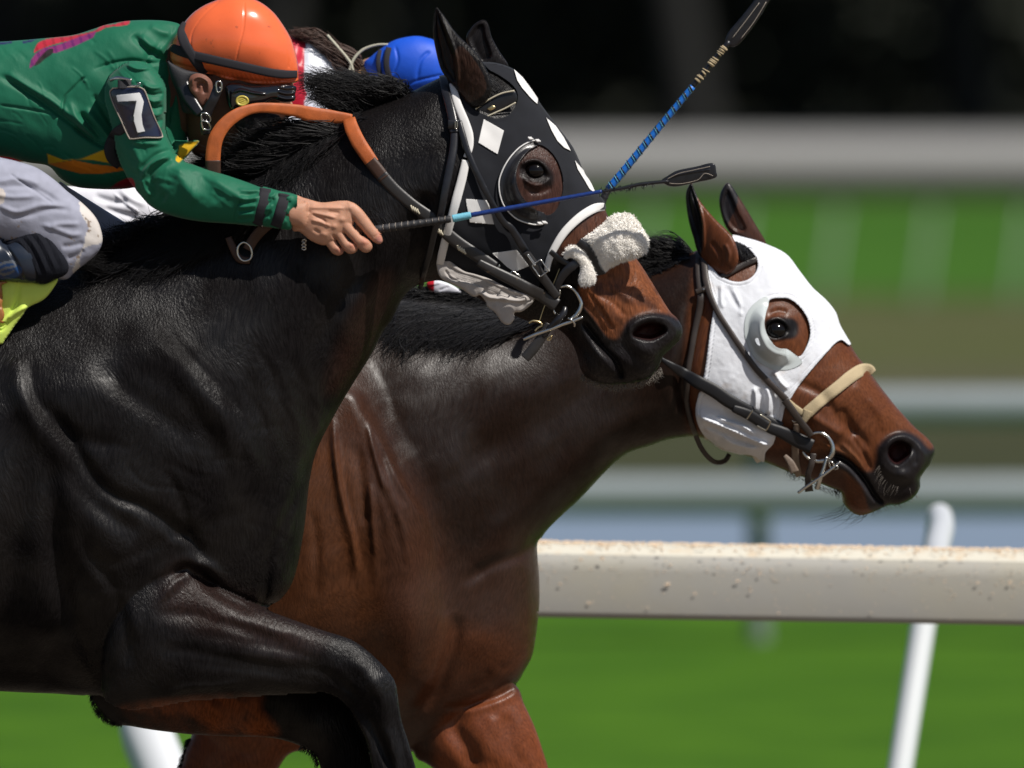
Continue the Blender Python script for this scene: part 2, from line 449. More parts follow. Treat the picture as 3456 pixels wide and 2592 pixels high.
# ------------------------------------------------------------------ materials
def mat(name, col=(.5, .5, .5), rough=.6, spec=.5, metal=0., vary=0., vscale=40., bump=0., bscale=200., stretch=(1, 1, 1), rot=(0, 0, 0), tint=False,
        sheen=0., coat=0., dist=0.002, rvary=0., sss=0., detail=3.0, col2=None, c2scale=20., c2thr=(.45, .6), sheencol=None, aniso=0., c2stretch=None, coatr=.3, bump2=0., b2scale=40., b2dist=.006, patch=0., warp=0.):
    m = bpy.data.materials.new(name); m.use_nodes = True
    t = m.node_tree; b = t.nodes['Principled BSDF']; L = t.links.new
    b.inputs['Roughness'].default_value = rough; b.inputs['Metallic'].default_value = metal
    b.inputs['Specular IOR Level'].default_value = spec
    b.inputs['Sheen Weight'].default_value = sheen
    b.inputs['Sheen Roughness'].default_value = .5
    if sheencol: b.inputs['Sheen Tint'].default_value = (*sheencol, 1)
    b.inputs['Coat Weight'].default_value = coat; b.inputs['Coat Roughness'].default_value = coatr
    if sss: b.inputs['Subsurface Weight'].default_value = sss; b.inputs['Subsurface Radius'].default_value = (.008, .003, .0015); b.inputs['Subsurface Scale'].default_value = 1.0
    tc = t.nodes.new('ShaderNodeTexCoord'); mp = t.nodes.new('ShaderNodeMapping'); L(tc.outputs['Object'], mp.inputs[0])
    mp.inputs['Scale'].default_value = stretch; mp.inputs['Rotation'].default_value = rot
    if warp:       # hair direction wanders over the body
        wn = t.nodes.new('ShaderNodeTexNoise'); wn.inputs['Scale'].default_value = 4.5; wn.inputs['Detail'].default_value = 2; L(tc.outputs['Object'], wn.inputs['Vector'])
        ws = t.nodes.new('ShaderNodeVectorMath'); ws.operation = 'MULTIPLY_ADD'; ws.inputs[1].default_value = (warp, warp, warp); L(wn.outputs['Color'], ws.inputs[0]); L(tc.outputs['Object'], ws.inputs[2])
        L(ws.outputs[0], mp.inputs[0])
    def noise(sca, det=detail, src=mp):
        n = t.nodes.new('ShaderNodeTexNoise'); n.inputs['Scale'].default_value = sca; n.inputs['Detail'].default_value = det
        L(src.outputs['Vector'] if src is mp else src.outputs['Object'], n.inputs['Vector']); return n
    if tint:
        at = t.nodes.new('ShaderNodeAttribute'); at.attribute_name = 'tint'; src = at.outputs['Color']
    else:
        rgb = t.nodes.new('ShaderNodeRGB'); rgb.outputs[0].default_value = (*col, 1); src = rgb.outputs[0]
    if col2 is not None:
        n = noise(c2scale, 5.0, tc); r = t.nodes.new('ShaderNodeMapRange'); r.inputs[1].default_value, r.inputs[2].default_value = c2thr
        L(n.outputs[0], r.inputs[0]); mx = t.nodes.new('ShaderNodeMix'); mx.data_type = 'RGBA'
        L(r.outputs[0], mx.inputs[0]); L(src, mx.inputs[6]); mx.inputs[7].default_value = (*col2, 1); src = mx.outputs[2]
    if vary:
        n = noise(vscale); r = t.nodes.new('ShaderNodeMapRange'); r.inputs[1].default_value = .25; r.inputs[2].default_value = .75
        r.inputs[3].default_value = 1 - vary; r.inputs[4].default_value = 1 + vary
        L(n.outputs[0], r.inputs[0]); mx = t.nodes.new('ShaderNodeVectorMath'); mx.operation = 'SCALE'
        L(src, mx.inputs[0]); L(r.outputs[0], mx.inputs['Scale']); src = mx.outputs[0]
    L(src, b.inputs['Base Color'])
    if rvary:
        n = noise(vscale * .6); r = t.nodes.new('ShaderNodeMapRange'); r.inputs[1].default_value = .3; r.inputs[2].default_value = .7
        r.inputs[3].default_value = max(rough - rvary, .03); r.inputs[4].default_value = min(rough + rvary, 1)
        L(n.outputs[0], r.inputs[0]); L(r.outputs[0], b.inputs['Roughness'])
    if bump:
        n = noise(bscale, 4.0); bp = t.nodes.new('ShaderNodeBump'); bp.inputs['Strength'].default_value = bump; bp.inputs['Distance'].default_value = dist
        L(n.outputs[0], bp.inputs['Height']); L(bp.outputs[0], b.inputs['Normal'])
        if bump2:
            n = noise(b2scale, 5.0); b2 = t.nodes.new('ShaderNodeBump'); b2.inputs['Strength'].default_value = bump2; b2.inputs['Distance'].default_value = b2dist
            L(n.outputs[0], b2.inputs['Height']); L(b2.outputs[0], bp.inputs['Normal'])
    if patch:      # wet and dry hair: gloss varies in patches
        n = noise(9., 4.0, tc); r = t.nodes.new('ShaderNodeMapRange'); r.inputs[1].default_value = .38; r.inputs[2].default_value = .62
        r.inputs[3].default_value = spec * (1 - patch); r.inputs[4].default_value = min(spec * (1 + patch), 1); L(n.outputs[0], r.inputs[0]); L(r.outputs[0], b.inputs['Specular IOR Level'])
    return m
M = {}
M['black_coat'] = mat('black_coat', tint=True, rough=.38, spec=.15, vary=.45, vscale=300, bump=.85, bscale=300, stretch=(1, 1, .16), rot=(0, R(20), 0), dist=.0022, rvary=.08, bump2=.3, b2scale=70, b2dist=.0025, patch=.7, warp=.13)
M['bay_coat'] = mat('bay_coat', tint=True, rough=.37, spec=.24, vary=.35, vscale=330, bump=.4, bscale=380, stretch=(1, 1, .18), rot=(0, R(-25), 0), dist=.0012, rvary=.06, bump2=.2, b2scale=60, b2dist=.002, patch=.5, warp=.12)
M['mane'] = mat('mane_hair', (.006, .0055, .006), rough=.42, spec=.5, vary=.3)
M['eye'] = mat('eye', (.004, .003, .003), rough=.07, spec=.35)
M['hood_black'] = mat('black_hood_cloth', (.007, .008, .012), rough=.85, spec=.25, bump=.25, bscale=900, dist=.0006, sheen=.15, vary=.2)
M['white_cloth'] = mat('white_cloth', (.70, .69, .68), rough=.85, spec=.2, bump=.15, bscale=700, dist=.0006, vary=.06, vscale=30)
M['dirty_white'] = mat('soiled_white_cloth', (.42, .39, .37), rough=.9, spec=.2, bump=.3, bscale=500, dist=.0008, vary=.12, vscale=40)
M['hood_white'] = mat('white_hood_cloth', (.70, .72, .77), rough=.85, spec=.15, bump=.5, bscale=620, dist=.0008, vary=.03, vscale=20, col2=(.52, .44, .38), c2scale=24, c2thr=(.60, .80))
M['plastic_white'] = mat('white_plastic', (.50, .545, .55), rough=.35, spec=.5, sss=.0)
M['leather_black'] = mat('black_leather', (.012, .012, .015), rough=.3, spec=.5, bump=.25, bscale=400, dist=.0006, vary=.3, vscale=90)
M['leather_worn'] = mat('worn_black_leather', (.022, .02, .02), rough=.42, spec=.5, bump=.3, bscale=300, dist=.0008, col2=(.30, .20, .10), c2scale=60, c2thr=(.66, .78), vary=.3)
M['leather_brown'] = mat('brown_leather', (.05, .022, .013), rough=.5, spec=.4, bump=.3, bscale=300, dist=.0008, vary=.3)
M['leather_dark'] = mat('dark_brown_leather', (.035, .026, .022), rough=.42, spec=.5, bump=.3, bscale=500, dist=.0006, vary=.3)
M['orange_rubber'] = mat('orange_rubber', (.42, .10, .022), rough=.5, spec=.4, bump=.8, bscale=900, dist=.0008, vary=.2, vscale=60, stretch=(1, 1, 1))
M['tan_web'] = mat('tan_webbing', (.47, .38, .24), rough=.9, spec=.2, bump=.5, bscale=500, dist=.001, vary=.1)
M['fleece'] = mat('white_fleece', (.93, .90, .85), rough=.95, spec=.1, sheen=.4)
M['steel'] = mat('steel', (.62, .61, .58), rough=.22, metal=1., vary=.1)
M['brass'] = mat('brass', (.62, .50, .28), rough=.3, metal=1., vary=.15)
M['silk_green'] = mat('green_silk', tint=True, rough=.56, spec=.22, sheen=.12, bump=.45, bscale=22, dist=.007, vary=.06, detail=5., stretch=(1, 1, .5), rot=(0, R(40), 0), bump2=.3, b2scale=900, b2dist=.0004)
M['silk_red'] = mat('red_white_silk', tint=True, rough=.4, spec=.4, bump=.15, bscale=60, dist=.003)
M['helmet_orange'] = mat('orange_helmet_cover', (.85, .155, .05), rough=.22, spec=.5, bump=.05, bscale=70, dist=.002, vary=.05, vscale=30, coat=.35, coatr=.06, col2=(.42, .09, .04), c2scale=75, c2thr=(.66, .78))
M['helmet_blue'] = mat('blue_helmet_cover', (.008, .085, .60), rough=.55, spec=.4, bump=.2, bscale=40, dist=.004, vary=.06)
M['elastic'] = mat('black_elastic', (.022, .021, .026), rough=.8, spec=.25, bump=.3, bscale=700, dist=.0005)
M['skin'] = mat('skin', tint=True, rough=.55, spec=.3, bump=.3, bscale=260, dist=.0009, vary=.10, vscale=80, sss=.12)
M['breeches'] = mat('grey_breeches', tint=True, rough=.7, spec=.3, bump=.3, bscale=60, dist=.003, vary=.06)
M['boot'] = mat('black_boot', tint=True, rough=.28, spec=.5, bump=.15, bscale=60, dist=.002)
M['cuff'] = mat('black_knit', (.006, .007, .012), rough=.85, spec=.2, bump=.8, bscale=160, dist=.003, stretch=(1, 1, .25), rot=(0, R(-60), 0))
M['navy_vinyl'] = mat('navy_vinyl', (.010, .012, .035), rough=.10, spec=.6, bump=.25, bscale=25, dist=.004, coat=.6, coatr=.05)
M['white_vinyl'] = mat('white_vinyl', (.85, .86, .86), rough=.4)
M['lime'] = mat('lime_cloth', (.62, .78, .13), rough=.7, spec=.3, bump=.1, bscale=80, dist=.003, sheen=.1)
M['tan_leather'] = mat('tan_leather', (.33, .13, .035), rough=.45, bump=.2, bscale=150)
M['whip_blue'] = mat('blue_whip_shaft', (.006, .030, .17), rough=.3, spec=.6, bump=.4, bscale=900, dist=.0006)
M['whip_wrap'] = mat('light_blue_tape', (.16, .48, .62), rough=.6, bump=.4, bscale=500)
M['whip_bright'] = mat('bright_blue_wrap', (.012, .16, .60), rough=.4, bump=.3, bscale=600)
M['grip'] = mat('black_rubber_grip', (.015, .015, .018), rough=.6, bump=.3, bscale=500)
M['gold_disc'] = mat('yellow_knob', (.55, .45, .08), rough=.35)
M['lens'] = mat('goggle_lens', (.006, .006, .008), rough=.08, spec=.8, coat=.6, coatr=.05)
M['hair'] = mat('brown_hair', (.05, .022, .013), rough=.5)
M['cord'] = mat('pale_cord', (.5, .48, .38), rough=.8)
M['pink'] = mat('nostril_lining', (.16, .025, .02), rough=.4)
# ================================================================== the place
def ybelow(row):  # distance beyond the near horse at which ground meets a drawing row (full view rows)
    return D * (ZC / S / (row * 1.5624 - PH)) - D
def gmat(name, a, b, sc_, bump=.3, c=None, stretch=(1, 1, 1)):
    m = bpy.data.materials.new(name); m.use_nodes = True; t = m.node_tree; L = t.links.new; p = t.nodes['Principled BSDF']
    p.inputs['Roughness'].default_value = .95; p.inputs['Specular IOR Level'].default_value = .15
    tc = t.nodes.new('ShaderNodeTexCoord'); mp = t.nodes.new('ShaderNodeMapping'); mp.inputs['Scale'].default_value = stretch; L(tc.outputs['Object'], mp.inputs[0])
    n = t.nodes.new('ShaderNodeTexNoise'); n.inputs['Scale'].default_value = sc_; n.inputs['Detail'].default_value = 8; n.inputs['Roughness'].default_value = .65; L(mp.outputs[0], n.inputs['Vector'])
    r = t.nodes.new('ShaderNodeValToRGB'); r.color_ramp.elements[0].position = .35; r.color_ramp.elements[1].position = .65
    r.color_ramp.elements[0].color = (*a, 1); r.color_ramp.elements[1].color = (*b, 1); L(n.outputs[0], r.inputs[0]); src = r.outputs[0]
    if c:
        n2 = t.nodes.new('ShaderNodeTexNoise'); n2.inputs['Scale'].default_value = sc_ * 22; n2.inputs['Detail'].default_value = 4; L(mp.outputs[0], n2.inputs['Vector'])
        mr = t.nodes.new('ShaderNodeMapRange'); mr.inputs[1].default_value = .52; mr.inputs[2].default_value = .72; L(n2.outputs[0], mr.inputs[0])
        mx = t.nodes.new('ShaderNodeMix'); mx.data_type = 'RGBA'; L(mr.outputs[0], mx.inputs[0]); L(src, mx.inputs[6]); mx.inputs[7].default_value = (*c, 1); src = mx.outputs[2]
    L(src, p.inputs['Base Color'])
    n3 = t.nodes.new('ShaderNodeTexNoise'); n3.inputs['Scale'].default_value = sc_ * 40; L(mp.outputs[0], n3.inputs['Vector'])
    bp = t.nodes.new('ShaderNodeBump'); bp.inputs['Strength'].default_value = bump; bp.inputs['Distance'].default_value = .03; L(n3.outputs[0], bp.inputs['Height']); L(bp.outputs[0], p.inputs['Normal'])
    return m
def flat(name, x0, x1, y0, y1, z, m, kind='structure', nx=2):
    V = [(x0, y0, z), (x1, y0, z), (x1, y1, z), (x0, y1, z)]
    o = mesh_obj(name, V, [[0, 1, 2, 3]], m, None, smooth=False, L=np.array([0., 0, 0])); o['kind'] = kind
    return o
flat('ground', -400, 400, -120, 900, -.004, gmat('far_ground', (.030, .032, .022), (.045, .045, .032), .4))
flat('dirt_track', -300, 300, -60, 2.9, .004, gmat('track_sand', (.15, .12, .09), (.20, .16, .12), 1.5, .6))
flat('turf', -300, 300, 2.9, ybelow(1235), .004, gmat('turf', (.030, .094, .002), (.064, .158, .005), 1.3, .5, (.05, .12, .006)))
flat('water', -300, 300, ybelow(1235), ybelow(1100), .004, gmat('canal_water', (.15, .20, .28), (.18, .235, .31), .3, .05, stretch=(.3, 1, 1)))
flat('grass_bank', -300, 300, ybelow(1100), ybelow(905), .004, gmat('bank', (.034, .040, .016), (.050, .052, .024), .3, .5))
flat('worn_grass', -300, 300, ybelow(905), ybelow(805), .008, gmat('worn', (.055, .058, .028), (.085, .080, .045), .3, .5))
flat('dry_grass', -300, 300, ybelow(805), ybelow(640), .004, gmat('dry_grass', (.055, .070, .018), (.075, .080, .030), .15, .5, (.12, .11, .05)))
flat('far_turf', -300, 300, ybelow(640), ybelow(415), .004, gmat('far_turf', (.030, .095, .004), (.042, .120, .008), .12, .5))

def screen(rowx, rowy, Yd):   # full-view position at a distance, to world x and z
    k = (D + Yd) / D
    return ((rowx * 1.5624 - 1728) * S * k, ZC - (rowy * 1.5624 - PH) * S * k)
M['pvc'] = mat('white_rail_plastic', (.38, .37, .34), rough=.55, spec=.3, vary=.05, vscale=6, bump=.15, bscale=30, dist=.002, col2=(.38, .36, .30), c2scale=6, c2thr=(.46, .74), detail=6)
M['pvc_top'] = mat('sandy_rail_top', (.62, .59, .50), rough=.75, col2=(.60, .50, .37), c2scale=26, c2thr=(.50, .66))
M['pvc_far'] = mat('far_rail_plastic', (.22, .25, .265), rough=.5, vary=.06, vscale=3)
M['pvc_post'] = mat('post_plastic', (.62, .64, .67), rough=.4)
M['pale_green'] = mat('pale_green_post', (.17, .22, .17), rough=.5)
M['sand'] = mat('sand_clump', (.80, .62, .45), rough=.95, vary=.15)

def near_rail():
    Yr = 2.4
    root = thing('rail_fence', 'broad white running rail spattered with sand right behind the horses', 'rail', (0, Yr, 0), 'rails')
    xa, za = screen(-900, 1138, Yr); xb, zb = screen(3200, 1202, Yr)
    hgt = 251 * S * (D + Yr) / D
    # profile (depth towards camera is -y), closed
    prof = [(-.050, 0.0), (-.052, .012), (-.050, .085), (-.047, .100), (-.036, .116), (-.018, .128), (.004, .134), (.03, .137), (.06, .130), (.075, .112), (.078, .09), (.070, .075), (.0, .07), (-.035, .06), (-.040, .02), (-.042, 0)]
    prof = [(a, b * hgt / .137) for a, b in prof]
    n = 260; V = []; Fc = []
    rs = np.random.RandomState(2)
    for i in range(n + 1):
        t = i / n; x = xa + (xb - xa) * t; z = za + (zb - za) * t - hgt
        for a, b in prof: V.append((x, Yr + a - .12 * t + .06, z + b))
    m = len(prof)
    for i in range(n):
        for j in range(m):
            a = i * m + j; b = i * m + (j + 1) % m
            Fc.append([a, b, b + m, a + m])
    Fc.append(list(range(m))[::-1]); Fc.append([n * m + j for j in range(m)])
    rail = mesh_obj('rail', V, Fc, M['pvc'], root)
    rail.data.materials.append(M['pvc_top'])
    mi = [1 if (4 <= (i_ % m) <= 9) else 0 for i_ in range(n * m)] + [0, 0]
    rail.data.polygons.foreach_set('material_index', mi)
    # sand clumps stuck on the rail
    V = []; Fc = []; ico = [(0, 0, 1), (.9, 0, .4), (.3, .85, .4), (-.7, .5, .4), (-.7, -.5, .4), (.3, -.85, .4), (0, 0, -.5)]
    def blob(x, y, z, r):
        k = len(V); sx, sy, sz = rs.uniform(.7, 1.8), rs.uniform(.35, .7), rs.uniform(.6, 1.2)
        for a, b, c in ico: V.append((x + a * r * sx, y + b * r * sy, z + c * r * sz))
        for i in range(5):
            Fc.append([k, k + 1 + i, k + 1 + (i + 1) % 5]); Fc.append([k + 6, k + 1 + (i + 1) % 5, k + 1 + i])
    xs0, xs1 = screen(1050, 0, Yr)[0], screen(2300, 0, Yr)[0]
    for i in range(2600):
        x = rs.uniform(xa, xb) if i < 900 else rs.uniform(xs0, xs1); t = (x - xa) / (xb - xa); z0 = za + (zb - za) * t - hgt; y0 = Yr - .12 * t + .06
        r = rs.rand()
        if r < .8: a = min(max(.025 + .03 * rs.randn(), -.045), .065); zz = hgt * (.86 + .14 * math.sqrt(max(0, 1 - ((a - .02) / .075) ** 2))); blob(x, y0 + a, z0 + zz - .0008, rs.uniform(.0010, .0042))
        elif r < .93: blob(x, y0 - .050, z0 + hgt * rs.uniform(.5, .8), rs.uniform(.0006, .002))
        else: blob(x, y0 - .0515, z0 + hgt * rs.uniform(.05, .7), rs.uniform(.0006, .0018))
    for px, py, r in ((1440, 1262, 5), (1300, 1205, 4.2), (1255, 1207, 3.5), (1210, 1260, 3.2), (1590, 1255, 5), (1640, 1238, 3), (1620, 1275, 3), (1870, 1225, 2.6), (2048, 1185, 4), (2110, 1255, 3.5), (2142, 1280, 3.2), (2178, 1256, 3.4), (1270, 1300, 4), (1500, 1280, 2.6), (1600, 1210, 3), (1530, 1178, 4.2), (1620, 1185, 4), (1360, 1165 + 18, 3.5), (1720, 1190, 3.5), (1260, 1182, 3), (1400, 1310, 2.5), (1680, 1322, 2.6), (1880, 1320, 2.4), (1550, 1225, 3), (1430, 1195, 3)):
        x, z = screen(px, py, Yr); k = S * 1.08 * 1.56
        for q in range(4): blob(x + rs.uniform(-1.2, 1.2) * r * k * .6, Yr - .12 * ((x - xa) / (xb - xa)) + .005, z + rs.uniform(-1, 1) * r * k * .5, r * k * rs.uniform(.45, .85))
    cl = mesh_obj('sand_clumps', V, Fc, M['sand'], rail, None, False); tag(cl, kind='stuff')
    return root
near_rail()
def post(label, pts, r, Yoff, m_, group, taper=None):
    root = thing('rail_post', label, 'post', (pts[0][0], pts[0][1], 0), group)
    P = np.array(cr(pts, False, 8)); me = []
    V = []; Fc = []; k = 16
    for i, p in enumerate(P):
        T = P[min(i + 1, len(P) - 1)] - P[max(i - 1, 0)]; T /= np.linalg.norm(T)
        a = np.cross(T, [0, 1, .01]); a /= np.linalg.norm(a); b = np.cross(T, a)
        s_ = 1.0 if i < len(P) - 3 else [1, .9, .6][i - len(P) + 3] if i >= len(P) - 3 else 1
        for j in range(k):
            q = 6.2832 * j / k; V.append(p + (a * math.cos(q) + b * math.sin(q)) * r * s_)
    for i in range(len(P) - 1):
        for j in range(k): Fc.append([i * k + j, i * k + (j + 1) % k, (i + 1) * k + (j + 1) % k, (i + 1) * k + j])
    Fc.append(list(range(k))); Fc.append([(len(P) - 1) * k + j for j in range(k)][::-1])
    mesh_obj('pole', V, Fc, m_, root)
    # ground collar
    V = []; Fc = []
    b0 = P[0]
    for j in range(k): 
        q = 6.2832 * j / k
        V += [(b0[0] + math.cos(q) * r * 1.8, b0[1] + math.sin(q) * r * 1.8, 0), (b0[0] + math.cos(q) * r * 1.5, b0[1] + math.sin(q) * r * 1.5, .06), (b0[0] + math.cos(q) * r * 1.0, b0[1] + math.sin(q) * r * 1.0, .065)]
    for j in range(k):
        a = j * 3; b = ((j + 1) % k) * 3
        Fc += [[a, b, b + 1, a + 1], [a + 1, b + 1, b + 2, a + 2]]
    mesh_obj('collar', V, Fc, m_, root)
    return root
Yq = 3.6
def gp(x, y, Yd): a, b = screen(x, y, Yd); return (a, Yd, b)
k0 = ybelow
def near_post(label, x0, y0, x1, y1, r, hook=True, Yt=4.95, Yb=4.75, g='near rail posts'):
    # straight line through two picture rows, lengthened to the ground, curving to the rail on top
    xa, za = screen(x0, y0, Yt); xb, zb = screen(x1, y1, Yb)
    f_ = za / (za - zb); bx = xa + (xb - xa) * f_; by = Yt + (Yb - Yt) * f_
    pts = [(bx, by, 0), (bx + (xa - bx) * .5, by + (Yt - by) * .5, za * .5), (xa, Yt, za)]
    if hook: pts += [(xa + .004, Yt - .10, za + .055), (xa, Yt - .42, za + .045), (screen(x0, 0, Yt - 1.3)[0], Yt - 1.3, screen(0, 1195, Yt - 1.3)[1]), (screen(x0, 0, 2.52)[0], 2.52, screen(0, 1250, 2.52)[1])]
    return post(label, pts, r, 0, M['pvc_post'], g)
near_post('leaning white post with a bent top behind the sandy rail, at the right', 2022, 1175, 1945, 1659, .0255)
near_post('leaning white post below the dark horse\'s belly at lower left', 298, 1540, 345, 1659, .054, False, Yt=4.6, Yb=4.5)

def far_rails():
    Yr = 22.0; k = (D + Yr) / D
    root = thing('rail_fence', 'blurred two-bar white rail fence beyond the turf, level with the bay horse\'s nose', 'rail', (0, Yr, 0), 'rails')
    for (yc, hw, nm) in ((1071, 44, 'rail'), (879, 41, 'rail')):
        r = hw * 1.5624 * S * k; x0, z = screen(-3000, yc, Yr); x1, _ = screen(5500, yc + (4 if yc > 1000 else 0), Yr)
        V = []; Fc = []; n = 20
        for x in (x0, x1):
            for j in range(n): q = 6.2832 * j / n; V.append((x, Yr + math.cos(q) * r * .8, z + math.sin(q) * r))
        for j in range(n): Fc.append([j, (j + 1) % n, n + (j + 1) % n, n + j])
        mesh_obj(nm, V, Fc, M['pvc_far'], root)
    for px in range(-2560, 5200, 1400):
        x, z = screen(px + 1640 - 1400 + 1160, 866, Yr); r = 24 * 1.5624 * S * k
        V = []; Fc = []; n = 14
        for zz, rr in ((0, r), (z, r), (z + .02, r * .5)):
            for j in range(n): q = 6.2832 * j / n; V.append((x + math.cos(q) * rr, Yr + .12 + math.sin(q) * rr, zz))
        for i in range(2):
            for j in range(n): Fc.append([i * n + j, i * n + (j + 1) % n, (i + 1) * n + (j + 1) % n, (i + 1) * n + j])
        mesh_obj('post', V, Fc, M['pale_green'], root)
    Yr = 70.0; k = (D + Yr) / D
    root = thing('rail_fence', 'far pale grey rail with leaning posts, a broad soft band under the dark trees', 'rail', (0, Yr, 0), 'rails')
    x0, z0 = screen(-6000, 430, Yr); x1, z1 = screen(8000, 292, Yr)
    prof = [(math.cos(q_) * .2, (z0 + z1) / 2 + math.sin(q_) * (z1 - z0) / 2) for q_ in np.linspace(math.pi, -math.pi, 25)[:-1]]
    V = [(x, Yr + a, b) for x in (x0, x1) for a, b in prof]; m = len(prof)
    Fc = [[j, (j + 1) % m, m + (j + 1) % m, m + j] for j in range(m)]
    mesh_obj('rail', V, Fc, M['pvc_mid'], root)
    for px in range(-3000, 6000, 203):
        x, _ = screen(px + 150, 420, Yr); xb, _ = screen(px + 150 - 38, 640, Yr); r = .018; V = []; Fc = []; n = 12
        for xx, zz, yy in ((xb, 0, Yr - .28), (x, z0 + .1, Yr - .05)):
            for j in range(n): q = 6.2832 * j / n; V.append((xx + math.cos(q) * r, yy + math.sin(q) * r, zz))
        for j in range(n): Fc.append([j, (j + 1) % n, n + (j + 1) % n, n + j])
        Fc.append(list(range(n, 2 * n)))
        mesh_obj('post', V, Fc, M['pale_green'], root)
M['pvc_mid'] = mat('band_plastic', (.26, .257, .25), rough=.6)
far_rails()

# ---- dark trees closing the view
M['leaf_dark'] = mat('dark_leaves', (.055, .062, .048), rough=.7, spec=.2, vary=.4, vscale=2)
M['bark'] = mat('bark', (.010, .010, .009), rough=.9, vary=.3, vscale=6)
def leafcloud(rs, cx, cy, cz, rx, ry, rz, n, s):
    P = rs.randn(n, 3); P /= np.linalg.norm(P, axis=1)[:, None]; P *= (rs.rand(n) ** .4)[:, None]
    lump = 1 + .25 * np.sin(P[:, 0] * 5 + cx) * np.cos(P[:, 2] * 6)
    c = P * lump[:, None] * np.array([rx, ry, rz]) + np.array([cx, cy, cz])
    a = rs.randn(n, 3); b = rs.randn(n, 3)
    a /= np.linalg.norm(a, axis=1)[:, None]; b /= np.linalg.norm(b, axis=1)[:, None]
    a *= s * rs.uniform(.5, 1.2, (n, 1)); b *= s * rs.uniform(.4, .9, (n, 1))
    V = np.stack([c - a, c + b * .6, c + a, c - b * .6], 1).reshape(-1, 3)
    V[:, 2] = np.maximum(V[:, 2], .02)
    return V
def tree(label, cat, x, y, hh, cw, base, n, seed, group, name, s=.5):
    rs = np.random.RandomState(seed)
    root = thing(name, label, cat, (x, y, 0), group)
    V = []; Fc = []; k = 9
    def limb(p, q, r0, r1, bend=.3):
        p, q = np.array(p, float), np.array(q, float); b0 = len(V)
        for i in range(6):
            t = i / 5; c = p + (q - p) * t + np.array([math.sin(t * 3 + seed), math.cos(t * 2.3 + seed), 0]) * bend * t * (1 - t) * 2
            r = r0 + (r1 - r0) * t
            for j in range(k): a = 6.2832 * j / k; V.append((c[0] + math.cos(a) * r, c[1] + math.sin(a) * r, c[2]))
        for i in range(5):
            for j in range(k): Fc.append([b0 + i * k + j, b0 + i * k + (j + 1) % k, b0 + (i + 1) * k + (j + 1) % k, b0 + (i + 1) * k + j])
    if name == 'tree':
        limb((x, y, 0), (x + rs.uniform(-.4, .4), y, hh * .6), .28, .14, .6)
        for i in range(5):
            a = rs.uniform(0, 6.28); limb((x, y, hh * (.3 + .06 * i)), (x + math.cos(a) * cw * .7, y + math.sin(a) * cw * .7, hh * (.55 + .08 * i)), .11, .04, .4)
        cl = [leafcloud(rs, x + rs.uniform(-.5, .5) * cw, y + rs.uniform(-.5, .5) * cw, base + (hh - base) * rs.uniform(.25, .85), cw * .55, cw * .55, (hh - base) * .3, n // 7, s) for _ in range(7)]
    else:
        for i in range(3): limb((x + rs.uniform(-.3, .3), y, 0), (x + rs.uniform(-.8, .8), y, hh * .7), .06, .03)
        cl = [leafcloud(rs, x + rs.uniform(-.5, .5) * cw, y + rs.uniform(-.4, .4), hh * rs.uniform(.25, .6), cw * .5, .8, hh * .4, n // 4, s) for _ in range(4)]
    mesh_obj('trunk' if name == 'tree' else 'stems', V, Fc, M['bark'], root)
    Vl = np.concatenate(cl); q = np.arange(len(Vl)).reshape(-1, 4).tolist()
    mesh_obj('crown' if name == 'tree' else 'leaves', Vl, q, M['leaf_dark'], root, None, False)
adj = ['leftmost', 'second from the left', 'third from the left', 'fourth from the left', 'fifth from the left', 'sixth from the left', 'seventh from the left', 'rightmost']
yb = ybelow(250)
for i in range(8):
    tree('dark blurred tree of the background row, ' + adj[i] + ' in it', 'tree', -8.6 + i * 2.5 + (i % 3) * .5, yb - 22 + (i % 2) * 5, 10 + (i % 3), 3.2, 1.9, 1100, 100 + i, 'trees behind the far rail', 'tree', .55)
for r_ in range(3):
    for i in range(7):
        lab = ('unseen',)
        tree('dark green shrub mass in the background shade, ' + ['front row', 'middle row', 'back row'][r_] + ', ' + ['far left', 'left', 'left of centre', 'centre', 'right of centre', 'right', 'far right'][i], 'shrub', -9 + i * 3.0 + r_ * .9, yb - 12 + r_ * 5, 3.0 + r_ * 1.6, 5.0, .2, 2400, 200 + r_ * 10 + i, 'shrubs under the background trees', 'shrub', .28)

rs = np.random.RandomState(55)
wl = [leafcloud(rs, rs.uniform(-75, 75), yb + 22 + rs.uniform(-4, 9), rs.uniform(1.0, 9.5), 5.5, 4.0, 2.8, 230, .75) for _ in range(120)]
wl = np.concatenate(wl)
wd = mesh_obj('woodland', wl, np.arange(len(wl)).reshape(-1, 4).tolist(), M['leaf_dark'], None, None, False)
tag(wd, 'dark far-off wood closing the view behind the tree row', 'woodland', None, 'stuff')
